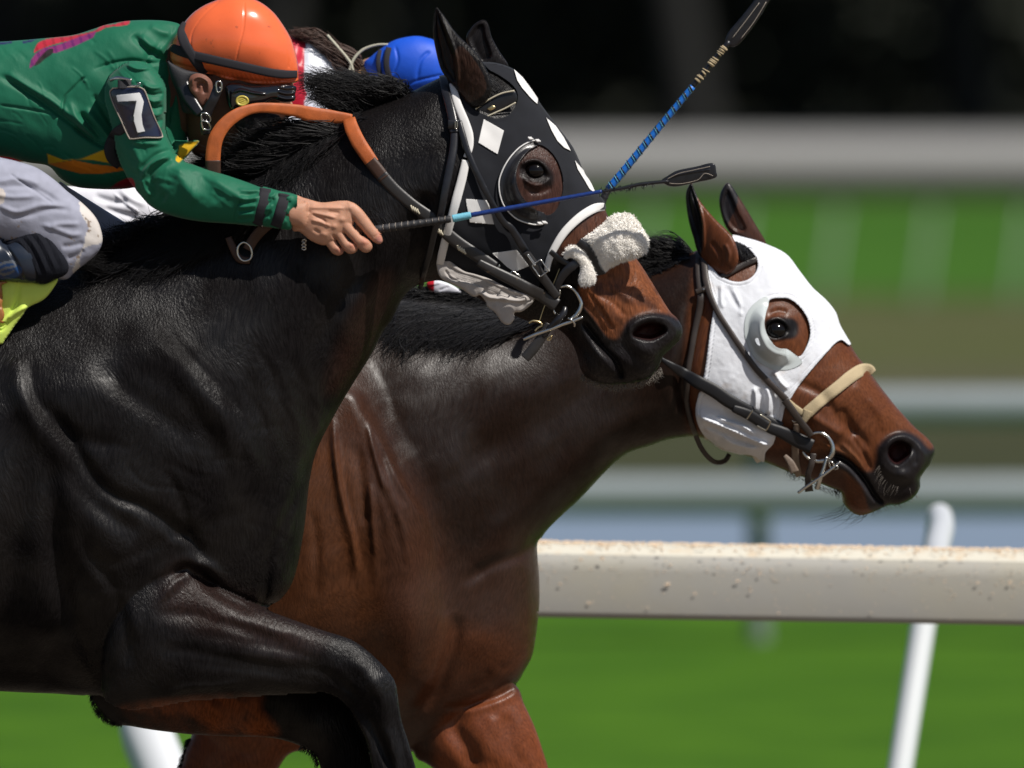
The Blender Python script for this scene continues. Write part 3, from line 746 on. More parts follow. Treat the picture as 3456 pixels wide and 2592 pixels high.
# ================================================================== dark horse, its tack
BLK = (.0070, .0060, .0062)
def extra_leg(f):
    N_ = lambda *p: cv('N', *p)
    f.stroke(N_((60, 1190), (70, 1280), (110, 1380), (200, 1540)), 34, 16)
    f.stroke(N_((130, 1250), (150, 1360), (230, 1440), (330, 1480), (420, 1480)), 28, -12)
    f.stroke(N_((210, 1530), (300, 1650), (390, 1730), (480, 1790)), 34, -22)
    f.stroke(N_((180, 1600), (270, 1740), (390, 1840), (500, 1900)), 48, 14)
    f.stroke(N_((340, 1210), (440, 1310), (560, 1400), (680, 1480)), 40, -17)
    f.stroke(N_((400, 1130), (540, 1220), (680, 1340), (800, 1460), (860, 1560)), 44, 14)
    f.bump((270, 1290), 110, 90, 16); f.bump((760, 1680), 100, 170, 16); f.bump((60, 1850), 60, 300, -34, 8)
    f.stroke(N_((540, 2020), (590, 1960), (650, 1910), (710, 1900), (780, 1970)), 16, 16); f.bump((705, 1965), 20, 22, -20)
    f.stroke(N_((560, 1560), (620, 1680), (650, 1800), (700, 1880)), 16, -12)
    f.stroke(N_((330, 1880), (400, 1990), (440, 2120), (440, 2240)), 22, -14)
    rs = np.random.RandomState(9)
    for i in range(30):      # wet hair ridges on neck base and breast
        x = rs.uniform(760, 1120); y = rs.uniform(1120, 1380); l = rs.uniform(70, 200)
        f.stroke([(x, y), (x + l * .35, y + l * .55), (x + l * .45, y + l)], rs.uniform(5, 9), rs.uniform(-5, 6))
    for i in range(60):
        t_ = rs.rand(); x = 1060 - 150 * t_ + rs.uniform(-14, 30); y = 1520 + 480 * t_
        f.stroke([(x, y), (x - rs.uniform(4, 16), y + rs.uniform(14, 40))], rs.uniform(3, 5), rs.uniform(-6, 7), smooth=False)
    # bony knee, tendons, veins of the raised foreleg
    f.bump((1275, 2290), 42, 60, 16, 40); f.bump((1215, 2230), 46, 40, 12); f.bump((1310, 2360), 26, 50, 10)
    f.stroke(cv('N', (1150, 2290), (1200, 2330), (1250, 2400), (1300, 2520), (1330, 2640)), 12, -16)
    f.stroke(cv('N', (1330, 2400), (1352, 2480), (1380, 2580), (1410, 2700)), 9, -9)
    f.stroke(cv('N', (1300, 2440), (1330, 2530), (1360, 2640)), 10, 10)
    f.stroke(cv('N', (640, 2120), (820, 2150), (1000, 2190), (1130, 2230)), 12, -5); f.stroke(cv('N', (600, 2210), (800, 2240), (1000, 2270), (1130, 2300)), 13, -6)
    f.stroke(cv('N', (700, 2060), (850, 2090), (980, 2130)), 14, 6); f.stroke(cv('N', (680, 2180), (850, 2200), (1050, 2240)), 13, 5)
    f.stroke(cv('N', (560, 2330), (640, 2303), (740, 2300), (830, 2284)), 5, 6)
    f.stroke(cv('N', (170, 1370), (240, 1450), (320, 1590), (400, 1660), (500, 1700), (640, 1800)), 18, -6)
    f.stroke(cv('N', (470, 1110), (600, 1200), (700, 1310), (800, 1430)), 24, 8)
    f.stroke(cv('N', (560, 1090), (640, 1180), (740, 1290), (850, 1400)), 7, -6)
    f.stroke(cv('N', (430, 1540), (500, 1620), (620, 1640), (720, 1700)), 6, -5); f.stroke(cv('N', (560, 1480), (640, 1560), (760, 1590)), 5, 4)
    f.stroke(cv('N', (250, 1760), (300, 1900), (420, 2020), (480, 2150)), 30, 12)
def horse_one():
    root = thing('horse', 'almost black galloping horse nearest the camera, wearing a black hood with white diamonds', 'horse', (-0.5, 0, 0), 'racing horses')
    f = Field(-2900, 150, 2330, 3960, 5.5, 0.0)
    body = cv('N', (1493, 258), (1429, 289), (1380, 312), (1250, 360), (1150, 402), (1010, 478), (880, 560), (760, 632), (650, 690), (540, 745), (430, 795), (300, 865), (180, 915), (0, 960), (-400, 1010), (-900, 1000), (-1400, 960), (-1800, 1030), (-2150, 1250), (-2280, 1550), (-2200, 1900), (-1900, 2080), (-1500, 2050), (-1200, 2120), (-700, 2240), (-300, 2310), (0, 2333), (181, 2341), (298, 2348), (480, 2350), (650, 2310), (760, 2230), (860, 2110)) \
        + cv('N', (902, 2050), (950, 2020), (994, 1946), (1026, 1788), (1044, 1629), (1071, 1516), (1135, 1390), (1189, 1299), (1256, 1192), (1292, 1120), (1324, 1075), (1351, 1020), (1378, 984), (1415, 960), (1450, 950), (1500, 950), (1594, 993), (1660, 1035), (1735, 1065), (1800, 1090), (1875, 1106), (1925, 1150), (1948, 1200), (1960, 1246), (1985, 1278), (2033, 1296), (2087, 1297), (2132, 1292), (2187, 1278), (2222, 1240), (2240, 1200), (2268, 1174), (2297, 1142), (2303, 1108), (2286, 1075), (2259, 1048), (2214, 975), (2169, 903), (2141, 862), (2105, 800), (2051, 727), (2037, 681), (2003, 640), (1985, 610), (1970, 588), (1952, 542), (1928, 493), (1884, 434), (1823, 353), (1776, 280), (1741, 242), (1700, 222), (1650, 212), (1600, 216), (1545, 235))
    f.add(body, k=.66, hmax=None)
    # hind legs (out of the picture to the left)
    f.add(cv('N', (-1750, 1300), (-2250, 1350), (-2330, 1800), (-2420, 2250), (-2620, 2560), (-2560, 2700), (-2400, 3100), (-2330, 3500), (-2250, 3560), (-2230, 3440), (-2330, 3050), (-2420, 2680), (-2200, 2450), (-1950, 2150), (-1650, 1900)), k=.6, b=150)
    f.add(cv('N', (-1750, 1500), (-2100, 1600), (-2000, 2200), (-1900, 2500), (-2050, 2800), (-2000, 2950), (-1700, 3300), (-1450, 3600), (-1350, 3560), (-1500, 3380), (-1850, 2880), (-1750, 2480), (-1650, 2100), (-1500, 1800)), k=.6, b=-170)
    # near foreleg
    f.add(cv('N', (600, 1850), (678, 1932), (746, 1973), (859, 2032), (927, 2057), (1000, 2084), (1090, 2116), (1167, 2140), (1212, 2163), (1258, 2199), (1307, 2249), (1336, 2294), (1346, 2353), (1357, 2421), (1380, 2493), (1407, 2588), (1440, 2700), (1470, 2850), (1490, 2990), (1580, 3120), (1610, 3220), (1520, 3240), (1460, 3150), (1400, 3030), (1365, 2900), (1285, 2700), (1258, 2588), (1238, 2497), (1208, 2430), (1180, 2385), (1140, 2345), (1090, 2330), (1000, 2332), (859, 2341), (678, 2353), (610, 2360), (542, 2375), (452, 2384), (390, 2370), (350, 2320), (360, 2150), (420, 1980), (500, 1880)), k=.62, tilt=(300, 300, 900, 270), r=60)
    # far foreleg
    f.add(cv('N', (250, 2200), (298, 2348), (316, 2384), (344, 2425), (389, 2453), (434, 2459), (497, 2470), (565, 2479), (651, 2488), (769, 2494), (904, 2498), (972, 2512), (1027, 2534), (1060, 2556), (1077, 2592), (1100, 2700), (1120, 2900), (1090, 3020), (1160, 3150), (1190, 3230), (1290, 3220), (1240, 3100), (1215, 2950), (1240, 2750), (1268, 2650), (1262, 2565), (1244, 2510), (1204, 2430), (1182, 2380), (1113, 2340), (1045, 2312), (1000, 2290), (800, 2200), (450, 2120)), k=.62, b=-190, r=20)
    # ---- muscles and folds
    f.stroke(cv('N', (440, 1090), (560, 1150), (680, 1270), (780, 1400), (860, 1540), (900, 1680)), 60, 26)
    f.stroke(cv('N', (520, 1200), (640, 1340), (720, 1480), (760, 1600)), 30, -16)
    f.stroke(cv('N', (120, 1210), (115, 1290), (140, 1350), (175, 1380)), 14, -16)
    f.stroke(cv('N', (165, 1350), (230, 1440), (320, 1590), (400, 1660), (500, 1700), (640, 1800), (700, 1860)), 26, -38)
    f.stroke(cv('N', (60, 1250), (110, 1350), (220, 1560), (330, 1720), (430, 1820)), 48, 26)
    f.bump((395, 1330), 190, 130, 34, 30)
    f.bump((640, 1290), 60, 210, 20, -40)
    f.bump((430, 1760), 130, 190, 38, -25)
    f.bump((700, 1610), 190, 200, 34)
    f.bump((420, 1990), 110, 170, 30, -10)
    f.bump((180, 2100), 190, 130, 30)
    f.bump((210, 2090), 40, 300, -30, 15)
    f.stroke(cv('N', (150, 1420), (190, 1600), (200, 1850), (260, 2080), (330, 2250), (350, 2330)), 36, -44)
    f.stroke(cv('N', (560, 1760), (640, 1790), (740, 1740), (840, 1720)), 22, -12)
    f.stroke(cv('N', (300, 1860), (400, 1880), (520, 1830), (560, 1800)), 18, -16)
    f.stroke(cv('N', (590, 1930), (640, 1905), (690, 1935), (740, 1985), (800, 2020), (870, 2052)), 13, -60, taper=.15)
    f.stroke(cv('N', (520, 1950), (600, 1890), (680, 1890), (760, 1950)), 24, 22)
    f.stroke(cv('N', (520, 2060), (640, 2060), (760, 2085), (900, 2140), (1050, 2190)), 22, -18)
    f.stroke(cv('N', (540, 2170), (700, 2190), (900, 2230), (1080, 2250), (1190, 2320)), 20, -22)
    f.stroke(cv('N', (560, 2340), (640, 2305), (740, 2302), (830, 2280)), 7, 12)
    f.stroke(cv('N', (400, 2372), (470, 2384), (560, 2370), (620, 2352)), 7, 10)
    f.bump((1250, 2290), 60, 80, 18, 40)
    f.stroke(cv('N', (1180, 2200), (1240, 2260), (1290, 2340), (1320, 2440), (1350, 2560)), 18, 16)
    f.stroke(cv('N', (1190, 2360), (1240, 2410), (1285, 2500), (1330, 2600)), 16, -26)
    f.stroke(cv('N', (1040, 1530), (1015, 1620), (975, 1720), (925, 1830), (905, 1930), (890, 2040)), 12, -34, taper=.1)
    f.stroke(cv('N', (1120, 1400), (1080, 1480), (1030, 1560), (960, 1700), (900, 1860)), 34, 26)
    for i in range(9):
        y = 1180 + i * 12
        f.stroke(cv('N', (1010 - i * 34, y), (1075 - i * 38, y + 170), (1090 - i * 36, y + 330)), 12, -9 if i % 2 else 9)
    f.stroke(cv('N', (1300, 700), (1290, 855), (1255, 960), (1190, 1050), (1130, 1160)), 34, 30)
    f.stroke(cv('N', (1230, 800), (1200, 930), (1130, 1050), (1050, 1200)), 30, -20)
    f.stroke(cv('N', (1440, 640), (1410, 780), (1395, 920)), 30, -34)         # behind the jaw
    f.bump((1520, 690), 130, 200, 24, -10)                                      # cheek
    f.bump((1640, 330), 60, 80, -10)
    # eye region, nose, nostril, lips
    f.bump((1800, 570), 80, 62, 22); f.bump((1797, 572), 36, 28, -34, 10)
    f.stroke(cv('B', (1680, 1240), (1730, 1200), (1800, 1195), (1860, 1240), (1890, 1310)), 8, 17)
    f.stroke(cv('B', (1690, 1320), (1760, 1370), (1840, 1370), (1900, 1320)), 6, 12)
    f.stroke(cv('B', (1730, 1420), (1820, 1430), (1910, 1390)), 8, -7)
    f.stroke(cv('C', (1150, 600), (1300, 830), (1420, 960), (1480, 1120)), 30, 14)
    f.stroke(cv('C', (1290, 800), (1480, 760), (1640, 800)), 40, -10)
    f.stroke(cv('C', (1250, 1060), (1340, 1180), (1420, 1280), (1490, 1350), (1530, 1430), (1540, 1500)), 8, -30, taper=.12)
    f.stroke(cv('C', (1210, 1090), (1300, 1230), (1390, 1330), (1460, 1420), (1480, 1480)), 16, 16)
    f.bump((1400 + 1350 / 2.212, 600 + 1390 / 2.212), 50, 45, 26)
    nos = cv('C', (1635, 1165), (1680, 1110), (1760, 1085), (1845, 1105), (1865, 1140), (1820, 1175), (1765, 1198), (1715, 1195), (1675, 1185))
    f.stroke(cv('C', (1590, 1190), (1615, 1100), (1700, 1048), (1800, 1035), (1900, 1065), (1955, 1130)), 9, 12); f.bump((1400 + 1730 / 2.212, 600 + 1285 / 2.212), 34, 26, 14, 30)
    rim = cv('C', (1580, 1150), (1640, 1060), (1780, 1020), (1910, 1060), (1980, 1130), (1950, 1220), (1850, 1290), (1760, 1360), (1670, 1320), (1600, 1240))
    f.stroke(cv('C', (1290, 840), (1390, 990), (1480, 1130)), 6, -9); f.stroke(cv('C', (1240, 950), (1340, 1080), (1430, 1240)), 7, 9); f.stroke(cv('C', (1270, 1000), (1370, 1140), (1450, 1270)), 5, -7); f.stroke(cv('C', (1330, 780), (1500, 830), (1650, 950)), 12, 5); f.stroke(cv('C', (1350, 860), (1480, 930), (1580, 1040)), 8, -5)
    f.plate(rim, 22, 16); f.plate(nos, 9, -90)
    f.bump((1400 + 1600 / 2.212, 600 + 1380 / 2.212), 70, 30, 14, 30)
    hm_ = sst((f.X - 1380) / 120); f.Dt = blur(f.Dt, 2) * .62 * (1 - hm_) + f.Dt * hm_
    # fine muscle noise
    m = np.clip((f.X < 1300) * 1.0, 0, 1)
    f.rough(170, 9, 3, 40, 1.6, m); f.rough(60, 2.5, 4, 50, 2.0); f.rough(28, 1.3, 5, 60, 2.5); f.rough(500, 30, 6)
    # vein wrinkles on the flank and the shoulder
    rs = np.random.RandomState(4)
    for i in range(12):
        x, y = rs.uniform(250, 850), rs.uniform(1450, 2000); a = rs.uniform(-.3, .5); l = rs.uniform(40, 110)
        f.stroke([(x, y), (x + l * math.cos(a), y + l * math.sin(a) - 14), (x + 2 * l * math.cos(a), y + 2 * l * math.sin(a))], rs.uniform(6, 11), rs.uniform(-4, -2))
    extra_leg(f); hm_ = sst((f.X - 1380) / 120); f.Dt = blur(f.Dt, 4) * .85 * (1 - hm_) + f.Dt * hm_
    # ---- coat colours
    n1 = vnoise(f.X, f.Y, 34, 11, .7, 2.0) + .5 * vnoise(f.X, f.Y, 12, 12, .7, 2.0)
    col = np.zeros(f.X.shape + (3,)) + np.array(BLK)
    def mix(mk, c):
        nonlocal col
        col = col * (1 - mk[..., None]) + np.array(c) * mk[..., None]
    mix(f.mask(cv('N', (600, 1900), (760, 1970), (950, 2060), (1100, 2130), (1000, 2200), (800, 2140), (560, 2050)), 60) * .22, (.05, .018, .010))
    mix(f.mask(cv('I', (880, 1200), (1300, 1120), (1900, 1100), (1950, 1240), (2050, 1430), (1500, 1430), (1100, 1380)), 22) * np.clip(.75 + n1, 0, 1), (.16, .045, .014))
    mix(f.mask(cv('I', (900, 1220), (1500, 1320), (1500, 1460), (1000, 1380), (840, 1300)), 20) * .7, BLK)
    mix(f.mask(cv('H', (1150, 900), (1350, 700), (1420, 900), (1300, 1150), (1180, 1400), (1000, 1600), (900, 1500)), 40) * .5, (.035, .014, .009))
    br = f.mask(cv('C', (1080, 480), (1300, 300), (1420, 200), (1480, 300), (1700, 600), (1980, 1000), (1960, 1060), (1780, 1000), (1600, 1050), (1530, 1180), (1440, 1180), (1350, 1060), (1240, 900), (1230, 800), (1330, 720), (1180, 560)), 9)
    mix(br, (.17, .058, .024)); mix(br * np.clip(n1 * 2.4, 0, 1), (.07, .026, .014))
    mix(f.mask(cv('C', (1050, 450), (1300, 260), (1460, 250), (1500, 400), (1400, 640), (1150, 650)), 10) * .8, (.045, .02, .014))
    mix(f.mask(cv('C', (1560, 1120), (1620, 1050), (1780, 1005), (1930, 1030), (2020, 1150), (1900, 1330), (1800, 1480), (1500, 1560), (1480, 1300)), 12), (.013, .011, .012))
    mix(f.mask(cv('C', (1230, 1060), (1300, 1040), (1450, 1220), (1540, 1420), (1480, 1540), (1280, 1500), (1200, 1250)), 8), (.016, .014, .015))
    mix(f.mask(nos, 8), (.05, .010, .008))
    mix(f.mask(cv('B', (1640, 1150), (1800, 1060), (1950, 1120), (2020, 1330), (1960, 1560), (1830, 1620), (1660, 1500)), 8), (.050, .022, .016))
    mix(f.mask(cv('B', (1660, 1230), (1740, 1180), (1840, 1190), (1920, 1300), (1900, 1390), (1800, 1360), (1690, 1340)), 10), (.010, .007, .007))
    mix(f.mask(cv('B', (1200, 470), (1300, 560), (1340, 620), (1250, 700), (1190, 600)), 10), (.05, .018, .01))
    body_o = solid('body', f, M['black_coat'], root, col)
    # ---- ears
    ce = cv('B', (1046, 52), (1080, 85), (1115, 130), (1180, 228), (1250, 300), (1330, 380), (1395, 465), (1440, 560), (1460, 650), (1430, 740), (1350, 800), (1290, 780), (1230, 705), (1180, 645), (1130, 590), (1080, 515), (1045, 390), (1022, 250), (1028, 120))
    e = Field(1430, 0, 1700, 390, 3.5, 0.0); e.add(ce, k=.5, tilt=(1450, 75, 1640, 175))
    e.plate(cv('B', (1048, 75), (1075, 150), (1130, 300), (1180, 430), (1195, 560), (1180, 640), (1100, 560), (1050, 380), (1030, 180)), 7, -26)
    e.stroke(cv('B', (1060, 80), (1130, 230), (1190, 400), (1210, 560), (1200, 650)), 5, 9)
    e.rough(14, 3, 3, 60, 2.5)
    solid('ear', e, M['black_coat'], root, lambda x, y: np.zeros((len(x), 3)) + np.where((sdf(x, y, cr(cv('B', (1180, 400), (1250, 350), (1400, 560), (1400, 700), (1250, 760), (1200, 600)))) > 0)[:, None], (.030, .015, .010), (.008, .007, .007)))
    e = Field(1550, 40, 1740, 260, 3.5, 0.0); e.add(cv('B', (1268, 290), (1300, 215), (1350, 165), (1398, 148), (1432, 180), (1460, 280), (1520, 390), (1585, 500), (1500, 560), (1400, 520), (1320, 420)), k=.5, b=-110)
    e.plate(cv('B', (1290, 290), (1330, 210), (1390, 190), (1410, 280), (1450, 420), (1380, 460), (1320, 380)), 6, -14)
    solid('ear', e, M['black_coat'], root, lambda x, y: np.zeros((len(x), 3)) + (.011, .0095, .010))
    # ---- eye
    ex, ey = 1000 + 1775 / 2.212, 1272 / 2.212
    eh = float(f.at(ex, ey))
    g = Field(1730, 500, 1870, 640, 2.5, 0.0); g.add([(ex + 36 * math.cos(a), ey + 29 * math.sin(a)) for a in np.linspace(0, 6.28, 13)[:-1]], k=1.15, b=eh + 3)
    solid('eye', g, M['eye'], root)
    # ---- mane
    cs = []
    cs.append(hairs('', cv('B', (840, 690), (700, 740), (560, 800), (430, 900)), cv('B', (650, 625), (400, 610), (250, 650), (220, 740)), cv('B', (330, 580), (100, 550), (0, 600), (120, 760)), 1500, None, None, f, w=1.5, seed=1, jit=15, hm=40, ht=40, fh=0.0, hr=0, curl=8, clump=60))
    cs.append(hairs('', cv('B', (830, 700), (700, 760), (560, 850), (440, 950)), cv('B', (760, 640), (600, 640), (420, 700), (300, 790)), cv('B', (700, 620), (450, 620), (300, 660), (200, 770)), 1100, None, None, f, w=1.8, seed=2, jit=16, hm=60, ht=50, fh=0.0, hr=10, curl=8, clump=40))
    cs.append(hairs('', cv('N', (1210, 385), (1100, 430), (980, 500), (880, 560)), cv('N', (1090, 440), (960, 480), (860, 540), (780, 600)), cv('N', (960, 470), (880, 500), (780, 560), (690, 600)), 1500, None, None, f, w=1.8, seed=3, jit=26, fh=.8, hr=20, hm=40, ht=20, clump=50))
    cs.append(hairs('', cv('N', (1150, 420), (1000, 500), (880, 570)), cv('N', (1060, 480), (930, 570), (820, 640)), cv('N', (1000, 560), (860, 640), (740, 690)), 1200, None, None, f, w=1.8, seed=4, jit=26, fh=.95, hr=14, hm=30, ht=12, clump=50))
    cs.append(hairs('', cv('N', (900, 600), (760, 680), (620, 740), (500, 800)), cv('N', (720, 690), (560, 770), (420, 830), (330, 880)), cv('N', (560, 750), (440, 800), (300, 850), (250, 900)), 2600, None, None, f, w=1.8, seed=5, jit=26, fh=.95, hr=20, hm=60, ht=50, clump=90))
    cs.append(hairs('', cv('N', (640, 740), (560, 790), (480, 850), (460, 900)), cv('N', (500, 740), (400, 800), (330, 850), (330, 910)), cv('N', (470, 740), (340, 795), (240, 838), (240, 870)), 900, None, None, f, w=1.5, seed=6, jit=12, fh=0.3, hr=60, hm=140, ht=260, clump=60))
    cs.append(hairs('', cv('N', (900, 640), (760, 730), (600, 800)), cv('N', (800, 760), (650, 830), (500, 880)), cv('N', (740, 850), (560, 890), (400, 940)), 1800, None, None, f, w=1.7, seed=7, jit=24, fh=.97, hr=14, hm=34, ht=12, clump=70))
    cs.append(hairs('', cv('N', (1560, 250), (1600, 240), (1640, 245)), cv('N', (1600, 300), (1640, 290), (1680, 290)), cv('N', (1620, 350), (1670, 330), (1720, 300)), 260, None, None, f, w=1.4, seed=8, jit=8, fh=.97, hr=6, hm=16, ht=8))
    cs.append(hairs('', cv('N', (1130, 430), (1030, 480), (940, 530)), cv('N', (980, 430), (880, 480), (820, 560)), cv('N', (860, 440), (780, 500), (700, 560)), 900, None, None, f, w=1.8, seed=14, jit=22, fh=0, hr=120, hm=150, ht=120, clump=40))
    cs.append(hairs('', cv('N', (960, 500), (880, 560), (820, 610)), cv('N', (840, 500), (760, 550), (710, 600)), cv('N', (740, 480), (660, 540), (640, 590)), 1500, None, None, f, w=2.0, seed=15, jit=20, fh=0, hr=60, hm=70, ht=30, clump=40))
    # loose body of hair under the strands so that the mane is dense
    flush('mane', cs, M['mane'], root, smooth=False)
    # ---- whiskers and belly fringe
    cs = []
    cs.append(hairs('', cv('C', (1240, 1470), (1400, 1535), (1560, 1540), (1740, 1500), (1840, 1420)), cv('C', (1240, 1500), (1400, 1560), (1560, 1565), (1750, 1525), (1850, 1440)), cv('C', (1240, 1510), (1400, 1590), (1560, 1600), (1760, 1540), (1860, 1460)), 420, None, None, None, w=.8, seed=9, jit=5, hr=0, hm=0, ht=0, seg=3, curl=1))
    flush('whiskers', cs, M['grey_hair'], root, smooth=False)
    cs = []
    cs.append(hairs('', cv('I', (670, 1130), (720, 1240), (800, 1320), (900, 1358)), cv('I', (665, 1140), (710, 1260), (790, 1335), (895, 1366)), cv('I', (655, 1160), (700, 1280), (785, 1352), (880, 1374)), 260, None, None, None, w=1.3, seed=10, jit=3, hr=-190, hm=-190, ht=-190, seg=3, curl=1))
    flush('leg_fringe', cs, M['mane'], root, smooth=False); cs = []
    cs.append(hairs('', cv('J', (30, 1510), (120, 1560), (165, 1650)), cv('J', (20, 1540), (115, 1590), (150, 1670)), cv('J', (10, 1560), (105, 1610), (140, 1690)), 120, None, None, None, w=1.2, seed=12, jit=3, hr=-190, hm=-190, ht=-190, seg=3, curl=1))
    flush('leg_fringe', cs, M['mane'], root, smooth=False)
    return root, f
M['grey_hair'] = mat('grey_whiskers', (.16, .14, .12), rough=.6)
H1, F1 = horse_one()
H1L = tuple(H1.location)

def hood_one():
    root = thing('racing_hood', 'black blinker hood with white diamond patches on the nearer horse\'s head', 'racing hood', (0.02, 0, 1.6))
    reg = cv('B', (1090, 640), (1150, 620), (1205, 720), (1235, 880), (1285, 1000), (1305, 1080), (1290, 1150), (1250, 1250), (1200, 1450), (1160, 1600)) + cv('C', (240, 400), (200, 560), (200, 640), (300, 700), (450, 750), (560, 790), (800, 880), (900, 850), (970, 680), (1010, 560), (1090, 440), (1200, 320), (1330, 250), (1440, 225)) + \
        cv('N', (2080, 690), (2030, 560), (1980, 480), (1900, 380), (1800, 240), (1700, 180), (1640, 190), (1600, 240), (1560, 250))
    reg = reg[1:]
    earh = cv('B', (1200, 640), (1150, 560), (1180, 430), (1290, 400), (1400, 480), (1440, 520), (1530, 570), (1610, 630), (1650, 690), (1645, 770), (1590, 850), (1500, 880), (1400, 850), (1310, 800))
    eyeh = cv('B', (1790, 1075), (1850, 1090), (1910, 1140), (1960, 1220), (1990, 1330), (1985, 1440), (1945, 1550), (1880, 1600), (1790, 1560), (1700, 1480), (1650, 1380), (1645, 1270), (1680, 1180), (1740, 1110))
    cl = blur(F1.Dt, 3)
    sheet('hood_cloth', F1, reg, M['hood_black'], root, c=1500, holes=(earh, eyeh), Dt=cl, extra=lambda X, Y, p: 5 * vnoise(X, Y, 40, 5, .9, 2) + 2 * sst(1 - p / 16))
    F1h = F1
    # diamonds
    dia = [cv('B', (1400, 885), (1550, 970), (1503, 1145), (1360, 1060)),
           cv('C', (380, 150), (545, 160), (592, 340), (412, 325)),
           cv('C', (580, 555), (760, 530), (852, 652), (745, 695), (690, 660)),
           cv('B', (1625, 515), (1690, 575), (1750, 655), (1805, 735), (1800, 775), (1760, 740), (1690, 660), (1650, 600)),
           cv('B', (1865, 875), (1935, 935), (1995, 1020), (2050, 1125), (2000, 1100), (1950, 1050), (1905, 970)),
           cv('B', (2080, 1195), (2145, 1270), (2200, 1360), (2235, 1440), (2190, 1410), (2150, 1340), (2100, 1260))]
    for i, d in enumerate(dia):
        sheet('diamond_patch', F1, d, M['white_cloth'] if i else M['white_cloth'], root, c=2500, smooth=False, back=False, skirt=4, Dt=cl, extra=lambda X, Y, p: 5 * vnoise(X, Y, 40, 5, .9, 2) + 1 + 1 * vnoise(X, Y, 25, 7))
    # white binding
    strap('binding', cv('C', (1415, 216), (1340, 225), (1230, 290), (1120, 395), (1045, 510), (1000, 610), (985, 690)), [27, 30, 29, 27, 25, 22, 18], M['white_cloth'], root, fl=F1, off=12, th=9)
    strap('binding', cv('B', (1165, 618), (1200, 760), (1255, 900), (1290, 1000), (1295, 1090), (1270, 1170)), [22, 27, 31, 29, 24, 20], M['white_cloth'], root, fl=F1, off=13, th=9)
    strap('binding', cv('B', (1268, 1190), (1240, 1320), (1200, 1470), (1165, 1600)) + cv('C', (240, 420), (205, 560), (190, 640)), [26, 30, 31, 28, 27, 27, 24], M['white_cloth'], root, fl=F1, off=13, th=9)
    # chin flap, soft and torn
    f = Field(1440, 840, 1820, 1120, 3.0, 0.0)
    f.add(cv('C', (170, 590), (235, 580), (300, 640), (370, 690), (450, 712), (560, 748), (700, 815), (830, 862), (890, 885), (872, 935), (800, 990), (745, 1000), (742, 1050), (700, 1090), (650, 1070), (600, 1000), (540, 950), (530, 920), (488, 870), (440, 880), (350, 822), (250, 775), (190, 735), (165, 660)), k=.35, b=165)
    for k_ in range(4):
        o = k_ * 16
        f.stroke(cv('C', (240, 640 + o), (330, 700 + o), (450, 735 + o), (560, 780 + o), (700, 845 + o * .8), (820, 880 + o * .4)), 3.2, -7, taper=.1)
    f.stroke(cv('C', (490, 850), (560, 885), (660, 895), (780, 905), (840, 880)), 7, 13)
    f.stroke(cv('C', (510, 820), (560, 855), (640, 870)), 6, -12)
    f.stroke(cv('C', (230, 680), (270, 740), (330, 760)), 4, -10)
    f.rough(22, 6, 3)
    solid('chin_flap', f, M['dirty_white'], root, fade=8)
    # blinker cup: crescent shell lifting off the face
    cup = cv('B', (1795, 1040), (1700, 1072), (1612, 1150), (1552, 1240), (1515, 1340), (1520, 1440), (1552, 1530), (1622, 1610), (1700, 1650), (1800, 1672), (1862, 1655), (1855, 1590), (1770, 1550), (1690, 1480), (1640, 1390), (1636, 1290), (1672, 1190), (1740, 1115), (1800, 1080))
    outer = cr(cv('B', (1795, 1040), (1700, 1072), (1612, 1150), (1552, 1240), (1515, 1340), (1520, 1440), (1552, 1530), (1622, 1610), (1700, 1650), (1800, 1672), (1862, 1655)), False)
    def lift(X, Y, p):
        d, t = segdist(X, Y, outer, False)
        return 4 + 40 * sst((d - 12) / 42) * sst(np.minimum(t, 1 - t) * 6)
    sheet('blinker_cup', F1, cup, M['leather_black'], root, c=2600, back=False, Dt=blur(F1.Dt, 12), skirt=7, extra=lift)
    pts = [(p[0], p[1]) for p in outer[::4]]
    tube('stitched_edge', [(x, y, 12 + random.uniform(-1, 1)) for x, y in pts], 2.3, M['white_cloth'], root, fl=F1, off=6)
    for c0 in (cv('B', (1795, 1045)), cv('B', (1740, 1028)), cv('C', (960, 325)), cv('C', (925, 332))):
        x, y = c0[0]; cs = []
        for k_ in range(3): tube('', [(x - 4 + k_ * 4, y - 3, 0), (x + 1 + k_ * 4, y + 2, 4), (x + 3 + k_ * 4, y + 3, 0)], 3.2, None, fl=F1, off=24, join=cs, sides=7)
        flush('thread_knot', cs, M['white_cloth'], root)
    return root
hood_one()

